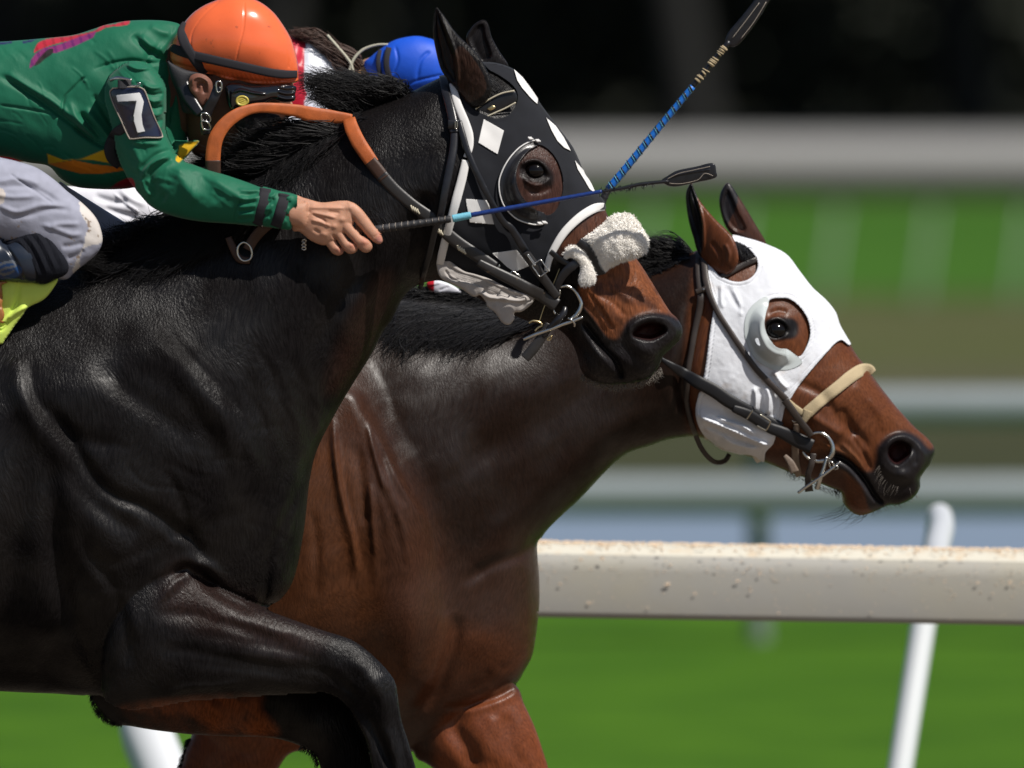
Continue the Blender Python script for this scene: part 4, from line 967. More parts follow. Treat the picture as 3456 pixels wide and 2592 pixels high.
def bridle_one():
    root = thing('bridle', 'black leather bridle with buckles, bit ring and fleece noseband on the nearer horse', 'bridle', (0.05, 0, 1.55))
    fl = F1
    strap('cheek_strap', cv('B', (1092, 560), (1118, 680), (1150, 800), (1172, 900), (1180, 980)), [24, 29, 31, 32, 30], M['leather_black'], root, fl=fl, off=22, th=8)
    strap('throat_strap', cv('B', (1182, 960), (1175, 1100), (1145, 1260), (1110, 1430), (1080, 1590)) + cv('C', (160, 360), (110, 560), (70, 700), (40, 830)), [25, 27, 27, 25, 23, 22, 22, 20, 16], M['leather_black'], root, fl=fl, off=18, th=8)
    strap('strap_keeper', cv('B', (1135, 925), (1180, 925), (1215, 922)), 32, M['leather_black'], root, fl=fl, off=30, th=9)
    strap('cheek_piece', cv('B', (1215, 900), (1245, 1010), (1290, 1150), (1360, 1310), (1440, 1470), (1540, 1640)) + cv('C', (720, 370), (800, 500), (860, 600)), [20, 22, 21, 21, 22, 22, 24, 28, 28], M['leather_black'], root, fl=fl, off=24, th=9)
    strap('buckled_strap', cv('C', (825, 545), (900, 660), (980, 770), (1065, 885)), [28, 33, 30, 27], M['leather_worn'], root, fl=fl, off=36, th=9)
    # brow band with brass piping
    bb = Field(1580, 290, 1760, 410, 2.5, 0.0)
    b0 = float(fl.at(1690, 350)) + 16
    bb.add(cv('B', (1335, 820), (1420, 755), (1530, 700), (1620, 675), (1645, 700), (1640, 765), (1560, 810), (1425, 872), (1370, 850)), k=.35, b=b0, hmax=9)
    solid('brow_band', bb, M['leather_black'], root, fade=4)
    for pts in (cv('B', (1338, 812), (1425, 748), (1530, 695), (1628, 674)), cv('B', (1422, 868), (1480, 840), (1560, 805), (1638, 762))):
        tube('piping', [(x, y, b0 + 9) for x, y in pts], 2.6, M['cord_white'], root)
    dm = Field(1635, 335, 1680, 380, 1.5, 0.0); dm.add(cv('B', (1425, 808), (1460, 782), (1490, 798), (1455, 822)), k=.5, b=b0 + 9, hmax=4); solid('metal_diamond', dm, M['brass'], root, fade=3)
    # noseband: glossy strap, two fleece rolls
    hN = float(fl.at(1970, 860))
    strap('noseband', cv('C', (1220, 470), (1300, 540), (1360, 640), (1380, 720)), [36, 46, 48, 40], M['leather_black'], root, fl=fl, off=26, th=12, crown=.6)
    strap('jaw_strap', cv('C', (1210, 620), (1130, 690), (1080, 760), (1050, 830), (990, 960)), [30, 30, 26, 24, 22], M['leather_black'], root, fl=fl, off=22, th=9)
    strap('jaw_strap', cv('C', (1010, 540), (1080, 600), (1150, 640)), [18, 20, 20], M['leather_black'], root, fl=fl, off=16, th=8)
    def fleece(out, b, k, seed, n):
        P = np.array(out); x0, y0 = P.min(0); x1, y1 = P.max(0)
        f = Field(x0 - 20, y0 - 20, x1 + 20, y1 + 20, 2.6, 0.0); f.add(out, k=k, b=b)
        f.rough(30, 7, seed); f.rough(11, 4, seed + 1)
        o = solid('fleece_roll', f, M['fleece'], root, fade=12)
        rs = np.random.RandomState(seed); cs = []
        V = []; Q = []
        cx, cy = (x0 + x1) / 2, (y0 + y1) / 2
        i = 0
        while i < n:
            x, y = rs.uniform(x0, x1), rs.uniform(y0, y1)
            ph = bilin(f.phi, np.array([(x - f.x0) / f.step]), np.array([(y - f.y0) / f.step]))[0]
            if ph < 0.5: continue
            h = float(f.at(x, y)); a = rs.uniform(0, 6.28); l = rs.uniform(4, 9)
            ox, oy = (x - cx) / (x1 - x0), (y - cy) / (y1 - y0)
            dx, dy = math.cos(a) * l * .7 + ox * l * 1.6, math.sin(a) * l * .7 + oy * l * 1.6 + 2
            w = rs.uniform(1.3, 2.4)
            p0 = [(x - w, y, h - 3), (x + w, y - w * .5, h - 3), (x, y + w, h - 1), (x + dx, y + dy, h + rs.uniform(1, 5))]
            k0 = len(V); V += p0; Q += [[k0, k0 + 1, k0 + 3], [k0 + 1, k0 + 2, k0 + 3], [k0 + 2, k0, k0 + 3]]
            i += 1
        V = np.array(V)
        t_ = mesh_obj('wool_tuft', w3(V[:, 0], V[:, 1], V[:, 2], 0.0), Q, M['fleece'], o, None, False)
        tag(t_, kind='stuff')
    fleece(cv('C', (1250, 455), (1330, 392), (1420, 322), (1450, 285), (1510, 262), (1590, 258), (1650, 300), (1700, 380), (1738, 460), (1725, 540), (1670, 582), (1560, 615), (1480, 650), (1402, 690), (1375, 640), (1340, 560), (1300, 510)), 150, .95, 3, 9000)
    fleece(cv('C', (1110, 575), (1135, 520), (1190, 498), (1250, 535), (1300, 610), (1340, 700), (1340, 765), (1270, 798), (1225, 780), (1225, 720), (1235, 660), (1200, 610), (1160, 590), (1125, 605)), hN * .75 + 62, .9, 5, 2600)
    # buckles
    cs = []
    def buckle(cx, cy, w, h, ang, key='C', up=48, r=2.4):
        x0, y0 = OFF[key][0] + cx / 2.212, OFF[key][1] + cy / 2.212
        hh = float(fl.at(x0, y0)) + up; ca, sa = math.cos(R(ang)), math.sin(R(ang))
        q = [(-w, -h), (0, -h * 1.05), (w, -h), (w * 1.05, 0), (w, h), (0, h * 1.05), (-w, h), (-w * 1.05, 0)]
        tube('buckle', [(x0 + a * ca - b * sa, y0 + a * sa + b * ca, hh) for a, b in q], r, M['steel'], root, closed=True, sides=8, n=3)
    buckle(935, 665, 17, 22, -35); buckle(870, 605, 2, 20, -35); buckle(735, 742, 16, 18, 35); buckle(608, 680, 2, 17, 35)
    buckle(1195, 925, 3, 12, 0, 'B', 40, 2)
    # bit: D ring, cross bar, curb strap
    hb = float(fl.at(1925, 1000)) + 22
    def bt(nm, pts, r, m_=None, cl=False, key='C'): return tube(nm, [(OFF[key][0] + a / 2.212, OFF[key][1] + b / 2.212, hb + (c_[0] if c_ else 0)) for a, b, *c_ in pts], r, m_ or M['steel'], root, closed=cl)
    bt('bit_ring', [(1085, 808), (1130, 800), (1180, 825), (1215, 870), (1240, 930), (1225, 985), (1190, 1030), (1150, 1050)], [5, 5, 5, 6, 7, 9, 9, 6])
    bt('bit_ring', [(1082, 830), (1078, 870), (1060, 920), (1035, 975), (1050, 1010)], [4, 4, 4, 4, 4])
    bt('bit_bar', [(808, 1198, 6), (900, 1160, 10), (1000, 1125, 14), (1100, 1085, 16), (1180, 1060, 14), (1252, 1032, 8)], [5, 7, 6.5, 6, 6, 4.5])
    bt('bit_link', [(1140, 1040, 16), (1165, 1050, 24), (1190, 1080, 18), (1190, 1100, 12)], 4)
    bt('bit_link', [(850, 1075), (880, 1060), (930, 1070), (950, 1095), (920, 1110), (895, 1135)], 3.5, M['brass'])
    bt('bit_strap', [(1120, 960, 4), (1110, 1000, 12), (1070, 1050, 16), (1010, 1110, 10), (960, 1180, 4)], [9, 12, 13, 11, 9], M['leather_black'])
    strap('strap_end', [(OFF['C'][0] + a / 2.212, OFF['C'][1] + b / 2.212, hb + 6) for a, b in ((1000, 1080), (960, 1160), (890, 1260), (820, 1340))], [24, 32, 36, 34], M['leather_worn'], root, th=8)
    bt('brass_keeper', [(985, 1195, 14), (1020, 1170, 14), (1010, 1200, 8), (985, 1200, 12)], 2.2, M['brass'])
    bt('curb_cord', [(1080, 670), (1040, 770), (1000, 880), (960, 970), (925, 1080)], 1.8, M['brass'])
    return root
M['cord_white'] = mat('pale_piping', (.55, .50, .38), rough=.7)
bridle_one()

def rein_one():
    root = thing('rein', 'orange rubber grip rein looping past the green jockey, brown then black towards the bit', 'rein', (-0.2, 0, 1.6), 'reins')
    fl = F1
    f0 = lambda key, *p: [(OFF[key][0] + a / 2.212, OFF[key][1] + b / 2.212, h) for a, b, h in p]
    strap('rubber_grip', f0('A', (1600, 1270, 250), (1600, 1150, 250), (1620, 1030, 250), (1680, 930, 245), (1770, 855, 235), (1880, 810, 220), (2000, 800, 200), (2212, 822, 160)) + f0('B', (100, 848, 140), (250, 868, 120), (420, 880, 115)), [50, 51, 50, 46, 42, 34, 34, 42, 52, 48, 26], M['orange_rubber'], root, th=8)
    strap('rubber_grip', f0('B', (395, 880, 130), (420, 960, 165), (470, 1060, 200), (530, 1150, 215), (575, 1215, 222)), [42, 48, 49, 47, 45], M['orange_rubber'], root, th=9)
    strap('leather_splice', f0('B', (555, 1195, 224), (600, 1250, 226), (660, 1325, 230)), [42, 44, 42], M['leather_brown'], root, th=10)
    strap('leather_splice', f0('A', (1600, 1290, 252), (1600, 1190, 254)), [52, 52], M['leather_brown'], root, th=10)
    hb = float(fl.at(1925, 1000)) + 22
    strap('leather_rein', f0('B', (640, 1300, 230), (740, 1410, 232), (880, 1530, 232), (1040, 1640, 232)) + f0('C', (200, 370, 232), (330, 480, 230), (480, 580, 228), (600, 660, 225)), [42, 40, 40, 40, 42, 42, 42, 38], M['leather_worn'], root, th=8)
    strap('buckled_end', f0('C', (475, 620, 238), (600, 690, 236), (740, 760, 232), (860, 825, 220), (960, 880, hb + 10), (1060, 945, hb + 8)), [24, 34, 38, 40, 42, 46], M['leather_worn'], root, th=10)
    for a, b in ((880, 1550), ):
        pass
    for key, a, b in (('B', 885, 1545), ('C', 175, 375), ('C', 345, 515)):
        cs = []
        x, y = OFF[key][0] + a / 2.212, OFF[key][1] + b / 2.212
        for i in range(4):
            tube('', [(x - 12 + i * 7, y - 9 + i * 4, 238), (x - 9 + i * 7, y + i * 4, 240), (x - 4 + i * 7, y + 8 + i * 4, 238)], 3.0, None, join=cs, sides=6, n=2)
        flush('stitching', cs, M['cord_white'], root)
rein_one()
# martingale ring on the neck
mr = thing('neck_strap_ring', 'brown leather strap and steel ring lying on the black horse\'s neck under the green sleeve', 'strap', (-.45, 0, 1.5))
hh = float(F1.at(830, 850))
tube('ring', [(OFF['G'][0] + a / 2.212, OFF['G'][1] + b / 2.212, hh + 26) for a, b in ((1790, 500), (1785, 560), (1820, 605), (1870, 600), (1890, 560), (1875, 500), (1830, 470))], 3.4, M['steel'], mr, closed=True)
strap('leather_strap', [(840, 838, hh + 22), (862, 800, hh + 26), (900, 760, hh + 50), (940, 735, hh + 70)], [34, 36, 36, 30], M['leather_brown'], mr)
strap('leather_strap', [(775, 795, hh + 10), (790, 830, hh + 14), (812, 868, hh + 18), (848, 874, hh + 18)], [22, 26, 26, 22], M['leather_brown'], mr)
cs = []
for a, b in ((730, 460), (728, 490), (728, 515)):
    tube('', [(OFF['H'][0] + (a - 15) / 2.212, OFF['H'][1] + b / 2.212, hh + 40), (OFF['H'][0] + a / 2.212, OFF['H'][1] + (b - 12) / 2.212, hh + 46), (OFF['H'][0] + (a + 16) / 2.212, OFF['H'][1] + b / 2.212, hh + 40), (OFF['H'][0] + a / 2.212, OFF['H'][1] + (b + 10) / 2.212, hh + 44)], 2.4, None, closed=True, join=cs, sides=6)
flush('chain', cs, M['steel'], mr)
# ================================================================== bay horse, its tack
Y2 = 0.85
def horse_two():
    root = thing('horse', 'bay brown horse with black mane, nosing ahead beyond the dark one, wearing a white hood', 'horse', (0.3, Y2, 0), 'racing horses')
    f = Field(-2100, 790, 3180, 3870, 5.5, Y2)
    body = cv('N', (2349, 846), (2295, 864), (2205, 914), (2060, 965), (1850, 1015), (1650, 1035), (1450, 1020), (1250, 1000), (1000, 960), (600, 985), (200, 1010), (-200, 1000), (-700, 950), (-1150, 1010), (-1450, 1230), (-1580, 1550), (-1500, 1880), (-1250, 2050), (-900, 2080), (-500, 2150), (0, 2290), (400, 2315), (700, 2400), (1000, 2480), (1200, 2500), (1350, 2540), (1500, 2500), (1640, 2400), (1741, 2308), (1768, 2267), (1796, 2213), (1810, 2136), (1820, 2045), (1820, 1955), (1813, 1842), (1830, 1812)) + \
        cv('N', (1860, 1775), (1953, 1687), (2094, 1547), (2200, 1503), (2268, 1482), (2345, 1474), (2385, 1485), (2430, 1512), (2500, 1532), (2560, 1552), (2610, 1572), (2661, 1593), (2742, 1622), (2800, 1645), (2837, 1661), (2846, 1697), (2874, 1729), (2910, 1740), (2959, 1724), (2996, 1706), (3036, 1702), (3082, 1679), (3104, 1648), (3106, 1616), (3120, 1593), (3145, 1557), (3154, 1516), (3131, 1480), (3086, 1440), (3032, 1381), (3005, 1348), (2969, 1303), (2944, 1268), (2914, 1226), (2892, 1199), (2864, 1152), (2834, 1100), (2818, 1055), (2786, 1014), (2740, 972), (2695, 914), (2652, 860), (2584, 826), (2516, 805), (2460, 795), (2400, 815))
    f.add(body, k=.66)
    f.add(cv('N', (-1100, 1200), (-1500, 1350), (-1620, 1800), (-1850, 2300), (-1950, 2480), (-1850, 2700), (-1650, 3150), (-1500, 3560), (-1380, 3540), (-1500, 3150), (-1680, 2650), (-1500, 2350), (-1300, 2000), (-1050, 1750)), k=.6, b=140)
    f.add(cv('N', (-1000, 1400), (-1350, 1500), (-1350, 2100), (-1250, 2500), (-1350, 2750), (-1150, 3150), (-1000, 3560), (-880, 3540), (-1000, 3200), (-1150, 2720), (-1050, 2400), (-950, 2050)), k=.6, b=-160)
    # forelegs: the reaching one and the folded one
    f.add(cv('N', (1400, 2350), (1500, 2250), (1640, 2250), (1741, 2312), (1768, 2371), (1805, 2452), (1836, 2543), (1852, 2600), (1880, 2750), (1895, 2900), (1880, 3050), (1890, 3300), (1900, 3480), (1960, 3620), (2000, 3740), (1900, 3760), (1830, 3700), (1800, 3560), (1790, 3350), (1770, 3100), (1740, 2980), (1700, 2850), (1600, 2700), (1452, 2583), (1402, 2550), (1370, 2450)), k=.5, b=60, r=30)
    f.add(cv('N', (642, 2493), (690, 2400), (850, 2350), (1050, 2400), (1180, 2440), (1150, 2500), (1100, 2530), (990, 2540), (940, 2595), (880, 2720), (840, 2850), (860, 2980), (760, 3010), (640, 2900), (500, 2850), (440, 2760), (520, 2720), (560, 2680), (606, 2592), (622, 2540)), k=.6, b=-40, r=24)
    # shoulder blade plate and muscle ridges
    f.plate(cv('N', (1150, 1300), (1245, 1385), (1297, 1480), (1345, 1598), (1405, 1690), (1440, 1745), (1455, 1850), (1490, 2050), (1500, 2150), (1470, 2250), (1400, 2360), (1300, 2420), (1000, 2400), (600, 2300), (500, 1800), (700, 1300)), 20, 46)
    f.stroke(cv('N', (1243, 1400), (1270, 1510), (1300, 1600), (1308, 1650)), 10, 16)
    f.stroke(cv('N', (1132, 1400), (1135, 1500), (1148, 1620), (1170, 1730), (1195, 1830), (1208, 1940)), 13, 26)
    f.stroke(cv('N', (1150, 1560), (1172, 1680), (1198, 1790), (1224, 1900)), 16, -12)
    f.stroke(cv('N', (1252, 1610), (1260, 1740), (1268, 1850), (1275, 1960)), 13, 16)
    f.stroke(cv('N', (1290, 1650), (1330, 1740), (1350, 1840)), 10, -9)
    f.stroke(cv('N', (1280, 1640), (1305, 1720), (1318, 1800)), 8, 8)
    f.bump((1330, 1830), 90, 190, 26); f.bump((1100, 1950), 120, 260, 26); f.bump((1330, 2100), 80, 180, 14)
    f.stroke(cv('N', (1500, 2050), (1512, 2110), (1490, 2190), (1455, 2280), (1390, 2380)), 15, 16)
    f.stroke(cv('N', (1540, 2060), (1530, 2160), (1490, 2280), (1430, 2400)), 26, -46)
    f.bump((1660, 2170), 110, 110, 46); f.bump((1640, 1960), 60, 120, -22)
    f.stroke(cv('N', (1840, 1800), (1760, 1860), (1650, 1900), (1560, 1960)), 20, -38)
    f.stroke(cv('N', (1780, 1890), (1785, 2000), (1790, 2100)), 16, 14)
    f.stroke(cv('J', (1700, 760), (1600, 880), (1500, 900)), 14, -12)
    f.stroke(cv('J', (1440, 900), (1390, 1000), (1300, 1060)), 12, -12)
    f.stroke(cv('J', (1670, 1010), (1560, 1090), (1400, 1150), (1200, 1190), (1100, 1180)), 10, -50, taper=.15)
    f.stroke(cv('J', (1660, 1070), (1500, 1150), (1250, 1230)), 10, 16)
    f.stroke(cv('J', (1200, 1200), (1190, 1350), (1280, 1500), (1330, 1659)), 30, -44)
    f.stroke(cv('J', (1480, 1250), (1440, 1400), (1400, 1600)), 26, 14)
    f.stroke(cv('J', (1560, 1250), (1600, 1450), (1700, 1659)), 24, -12)
    f.rough(24, 9, 17, 60, 3, f.mask(cv('N', (1480, 2380), (1760, 2330), (1900, 2700), (1500, 2700)), 30))
    hm_ = sst((f.X - 2330) / 100); f.Dt = blur(f.Dt, 4) * .45 * (1 - hm_) + f.Dt * hm_
    f.plate(cv('N', (1150, 1200), (1297, 1450), (1380, 1600), (1430, 1800), (1440, 2100), (1350, 2350), (700, 2400), (700, 1200)), 70, 60)
    # skin lines over the shoulder blade
    f.bump((1390, 2140), 150, 210, 52)
    f.stroke(cv('N', (1128, 1390), (1140, 1540), (1168, 1690), (1198, 1800), (1212, 1920)), 10, 9.3)
    f.stroke(cv('N', (1250, 1400), (1300, 1500), (1345, 1598), (1400, 1690), (1436, 1750)), 11, 7.4)
    f.stroke(cv('N', (1245, 1420), (1270, 1530), (1300, 1640)), 8, 6.2); f.stroke(cv('N', (1252, 1610), (1262, 1740), (1272, 1860)), 10, 6.2)
    f.stroke(cv('N', (1205, 1480), (1225, 1620), (1235, 1760)), 20, -7.4)
    f.stroke(cv('N', (1285, 1500), (1320, 1600), (1375, 1700)), 15, -6.2)
    f.stroke(cv('N', (1340, 1700), (1370, 1790), (1380, 1900)), 10, 3.7); f.stroke(cv('N', (1060, 1700), (1075, 1850), (1070, 2000)), 17, -5.0)
    # neck
    f.stroke(cv('N', (2300, 1080), (2100, 1200), (1900, 1380), (1700, 1490), (1540, 1560)), 70, -20)
    f.stroke(cv('N', (2250, 1370), (2050, 1470), (1880, 1620), (1720, 1770), (1600, 1900)), 60, 24)
    f.stroke(cv('N', (2350, 1000), (2330, 1150), (2300, 1300), (2330, 1420)), 28, -30)
    f.rough(220, 22, 13, -30, 1.5); f.rough(70, 6, 14, -40, 1.8); f.rough(26, 1.6, 15, -40, 2)
    # head
    f.bump((2480, 1340), 110, 130, 20)
    f.stroke(cv('E', (1000, 1500), (1250, 1600)) + cv('F', (1400, 480), (1560, 610), (1600, 700)), 16, -10)
    f.stroke(cv('F', (1180, 440), (1300, 520), (1420, 590)), 18, 12)
    f.stroke(cv('F', (1400, 380), (1460, 480), (1520, 600)), 16, -11)
    f.stroke(cv('F', (1500, 200), (1700, 400), (1950, 560)), 22, 6)
    f.stroke(cv('F', (1180, 590), (1350, 690), (1480, 740)), 8, 6)
    f.bump((2200 + 915 / 2.212, 600 + 1130 / 2.212), 70, 55, 24); f.bump((2614, 1111), 34, 28, -34)
    f.stroke(cv('E', (850, 1085), (890, 1050), (950, 1045), (1000, 1080), (1020, 1130)), 6, 14)
    f.stroke(cv('E', (850, 1170), (900, 1195), (970, 1185), (1015, 1150)), 5, 9)
    f.stroke(cv('E', (870, 1010), (940, 985), (1010, 1000)), 7, -7)
    f.bump((2200 + 1055 / 2.212, 600 + 1120 / 2.212), 18, 28, -7)
    rim = cv('F', (1690, 760), (1700, 680), (1760, 620), (1860, 585), (1960, 620), (2035, 700), (2040, 800), (2000, 900), (1930, 940), (1850, 940), (1760, 890), (1700, 830))
    nos = cv('F', (1765, 730), (1785, 675), (1845, 642), (1905, 668), (1918, 715), (1890, 755), (1860, 782), (1825, 800), (1790, 780))
    f.plate(rim, 18, 16); f.plate(nos, 8, -85); f.stroke(cv('F', (1715, 700), (1785, 615), (1890, 598), (1985, 655), (2035, 760)), 7, 10); f.bump((2200 + 1870 / 2.212, 1200 + 880 / 2.212), 26, 18, 12); f.stroke(cv('F', (1450, 560), (1560, 700), (1640, 860)), 7, -6); f.stroke(cv('F', (1400, 640), (1520, 760), (1610, 900)), 7, 7); f.stroke(cv('F', (1620, 300), (1700, 430), (1740, 560)), 14, 5)
    f.stroke(cv('F', (1900, 640), (1960, 720), (1960, 820)), 7, -8)
    f.stroke(cv('F', (1350, 740), (1440, 770), (1530, 850), (1600, 945), (1660, 1040), (1730, 1110)), 8, -34, taper=.1)
    f.stroke(cv('F', (1340, 800), (1450, 850), (1540, 950), (1620, 1080)), 16, 14)
    f.bump((2200 + 1540 / 2.212, 1200 + 1120 / 2.212), 44, 34, 14)
    # colours
    n1 = vnoise(f.X, f.Y, 30, 21, -.6, 2.0) + .5 * vnoise(f.X, f.Y, 11, 22, -.6, 2.0)
    n2 = vnoise(f.X, f.Y, 190, 23)
    col = np.zeros(f.X.shape + (3,)) + np.array((.034, .0132, .0066))
    def mix(mk, c):
        nonlocal col
        col = col * (1 - mk[..., None]) + np.array(c) * mk[..., None]
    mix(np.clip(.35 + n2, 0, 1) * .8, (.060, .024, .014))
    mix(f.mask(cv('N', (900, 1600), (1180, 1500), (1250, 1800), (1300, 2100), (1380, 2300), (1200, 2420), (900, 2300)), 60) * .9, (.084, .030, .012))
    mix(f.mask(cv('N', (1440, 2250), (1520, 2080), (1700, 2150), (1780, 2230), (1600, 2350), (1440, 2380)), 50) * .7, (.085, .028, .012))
    mix(f.mask(cv('N', (2200, 900), (2400, 900), (2350, 1450), (2100, 1550), (1800, 1800), (1560, 1900), (1450, 1700), (1300, 1450), (1250, 1150), (1700, 1000)), 90) * 1.0, (.013, .0066, .0045))  # shadow on the neck, painted into the coat colour
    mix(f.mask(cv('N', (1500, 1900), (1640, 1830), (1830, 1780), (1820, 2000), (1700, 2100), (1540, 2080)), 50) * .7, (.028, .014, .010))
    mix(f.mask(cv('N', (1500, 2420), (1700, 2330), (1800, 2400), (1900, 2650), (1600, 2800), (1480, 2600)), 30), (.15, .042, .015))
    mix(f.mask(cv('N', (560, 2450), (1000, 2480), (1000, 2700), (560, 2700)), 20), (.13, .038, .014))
    mix(f.mask(cv('N', (1850, 2800), (1600, 2800), (1600, 3900), (2100, 3900), (2100, 2800)), 60), BLK)
    mix(f.mask(cv('N', (-2100, 2500), (-800, 2500), (-800, 3860), (-2100, 3860)), 60), BLK)
    hd = f.mask(cv('N', (2360, 860), (2560, 800), (2700, 880), (2900, 1160), (3180, 1480), (3180, 1800), (2700, 1800), (2350, 1540)), 30)
    mix(hd, (.115, .038, .015))
    mix(f.mask(cv('F', (1040, 520), (1200, 560), (1340, 640), (1500, 700), (1560, 850), (1450, 900), (1350, 760), (1150, 700)), 14) * .5, (.19, .075, .030))
    mix(hd * np.clip(n1 * 1.8, 0, 1) * .5, (.085, .028, .014))
    mix(f.mask(cv('F', (840, 700), (1100, 700), (1340, 720), (1440, 900), (1420, 1020), (1100, 960), (830, 830)), 12) * .7, (.05, .02, .012))
    mix(f.mask(cv('F', (1670, 760), (1680, 670), (1760, 590), (1870, 555), (1980, 600), (2070, 690), (2125, 690), (2140, 800), (2060, 920), (2040, 1030), (1950, 1090), (1760, 1130), (1640, 1000), (1560, 870), (1640, 850)), 10), (.012, .010, .011))
    mix(f.mask(cv('F', (1330, 700), (1440, 740), (1560, 850), (1650, 960), (1760, 1090), (1700, 1160), (1620, 1140), (1560, 980), (1440, 860), (1350, 810)), 7), (.018, .016, .018))
    mix(f.mask(nos, 5), (.05, .012, .012))
    mix(f.mask(cv('E', (835, 1080), (870, 1040), (960, 1030), (1060, 1050), (1090, 1110), (1070, 1180), (1000, 1200), (900, 1205), (850, 1180)), 7), (.010, .009, .010))
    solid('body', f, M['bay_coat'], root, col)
    # ears
    e = Field(2300, 600, 2510, 940, 3.2, Y2); e.add(cv('E', (292, 36), (312, 80), (345, 150), (400, 225), (480, 315), (560, 390), (608, 455), (638, 550), (640, 625), (600, 690), (540, 722), (480, 705), (440, 680), (385, 620), (335, 540), (310, 450), (280, 350), (258, 230), (254, 110)), k=.5, tilt=(2320, 70, 2480, 165))
    e.plate(cv('E', (290, 50), (330, 180), (365, 330), (370, 450), (360, 570), (320, 500), (280, 340), (262, 200)), 6, -22)
    e.stroke(cv('E', (300, 60), (350, 190), (380, 330), (385, 450), (378, 560)), 4, 7)
    e.stroke(cv('E', (440, 470), (500, 560), (520, 660)), 7, -5); e.stroke(cv('E', (540, 480), (570, 560), (560, 640)), 6, 5)
    inner = cr(cv('E', (280, 40), (322, 70), (345, 190), (370, 330), (372, 450), (360, 600), (300, 500), (240, 300), (240, 60)))
    solid('ear', e, M['bay_coat'], root, lambda x, y: np.where((sdf(x, y, inner) > 0)[:, None], (.007, .006, .007), (.12, .038, .015)))
    e = Field(2400, 600, 2610, 850, 3.2, Y2); e.add(cv('E', (565, 42), (598, 65), (645, 135), (715, 245), (785, 365), (858, 500), (780, 520), (660, 460), (590, 420), (545, 350), (516, 260), (505, 170), (525, 95)), k=.5, b=-110)
    e.plate(cv('E', (560, 100), (600, 160), (640, 260), (700, 380), (640, 400), (570, 330), (530, 220)), 6, -12)
    dk = cr(cv('E', (540, 0), (630, 80), (640, 200), (580, 330), (540, 400), (480, 200)))
    solid('ear', e, M['bay_coat'], root, lambda x, y: np.where((sdf(x, y, dk) > 0)[:, None], (.012, .010, .012), (.055, .022, .014)))
    # eye
    eh = float(f.at(2614, 1111))
    g = Field(2560, 1060, 2670, 1170, 2.2, Y2); g.add([(2612 + 38 * math.cos(a), 1112 + 31 * math.sin(a)) for a in np.linspace(0, 6.28, 13)[:-1]], k=1.15, b=eh + 5)
    solid('eye', g, M['eye'], root)
    # mane
    cs = []
    cs.append(hairs('', cv('N', (2330, 850), (2250, 885), (2180, 915)), cv('N', (2270, 810), (2210, 840), (2140, 880)), cv('N', (2200, 800), (2130, 830), (2060, 890)), 700, None, None, f, w=1.5, seed=31, jit=12, fh=0, hr=0, hm=30, ht=20, curl=5, clump=20))
    cs.append(hairs('', cv('N', (2320, 860), (2200, 915), (2100, 950)), cv('N', (2230, 870), (2130, 900), (2040, 940)), cv('N', (2150, 900), (2060, 940), (1980, 960)), 700, None, None, f, w=1.7, seed=32, jit=16, fh=.8, hr=10, hm=30, ht=20, clump=30))
    cs.append(hairs('', cv('N', (1900, 1010), (1760, 1030), (1600, 1035), (1450, 1020)), cv('N', (1740, 1020), (1600, 1040), (1450, 1040), (1330, 1030)), cv('N', (1560, 1060), (1450, 1080), (1330, 1090), (1230, 1100)), 2200, None, None, f, w=1.8, seed=33, jit=26, fh=.9, hr=20, hm=60, ht=30, clump=80))
    cs.append(hairs('', cv('N', (1880, 1030), (1740, 1040), (1600, 1040), (1430, 1030)), cv('N', (1720, 1080), (1600, 1100), (1460, 1100), (1340, 1090)), cv('N', (1600, 1150), (1500, 1160), (1400, 1160), (1280, 1170)), 2600, None, None, f, w=1.8, seed=34, jit=26, fh=.95, hr=20, hm=44, ht=14, clump=80))
    cs.append(hairs('', cv('N', (1700, 1000), (1560, 1000), (1440, 990)), cv('N', (1600, 990), (1480, 985), (1380, 975)), cv('N', (1480, 1010), (1400, 1000), (1300, 990)), 500, None, None, f, w=1.3, seed=35, jit=10, fh=0, hr=10, hm=50, ht=30, clump=30))
    cs.append(hairs('', cv('E', (620, 480), (660, 500), (700, 520)), cv('E', (650, 540), (690, 560), (730, 570)), cv('E', (670, 620), (720, 620), (770, 600)), 300, None, None, f, w=1.4, seed=36, jit=7, fh=1, hr=10, hm=20, ht=12))
    flush('mane', cs, M['mane'], root, smooth=False)
    cs = []
    cs.append(hairs('', cv('F', (1690, 800), (1720, 900), (1800, 960), (1950, 980)), cv('F', (1665, 840), (1690, 950), (1780, 1010), (1955, 1030)), cv('F', (1650, 880), (1680, 1000), (1760, 1060), (1960, 1080)), 22, None, None, None, Y0=Y2, w=.5, seed=41, jit=2, hr=150, hm=165, ht=165, seg=5, curl=.5))
    cs.append(hairs('', cv('F', (1640, 1160), (1740, 1130), (1860, 1100), (1980, 1040)), cv('F', (1650, 1190), (1760, 1150), (1880, 1120), (2000, 1050)), cv('F', (1620, 1220), (1760, 1175), (1890, 1135), (2020, 1050)), 34, None, None, None, Y0=Y2, w=.5, seed=42, jit=3, hr=0, hm=0, ht=0, seg=5, curl=3))
    flush('whiskers', cs, M['grey_hair'], root, smooth=False)
    cs = []
    cs.append(hairs('', cv('F', (1430, 1100), (1500, 1170), (1600, 1190)), cv('F', (1350, 1180), (1430, 1220), (1560, 1220)), cv('F', (1080, 1250), (1250, 1290), (1450, 1290)), 24, None, None, None, Y0=Y2, w=.6, seed=43, jit=8, hr=0, hm=0, ht=0, seg=6, curl=5))
    flush('chin_hair', cs, M['mane'], root, smooth=False); cs = []
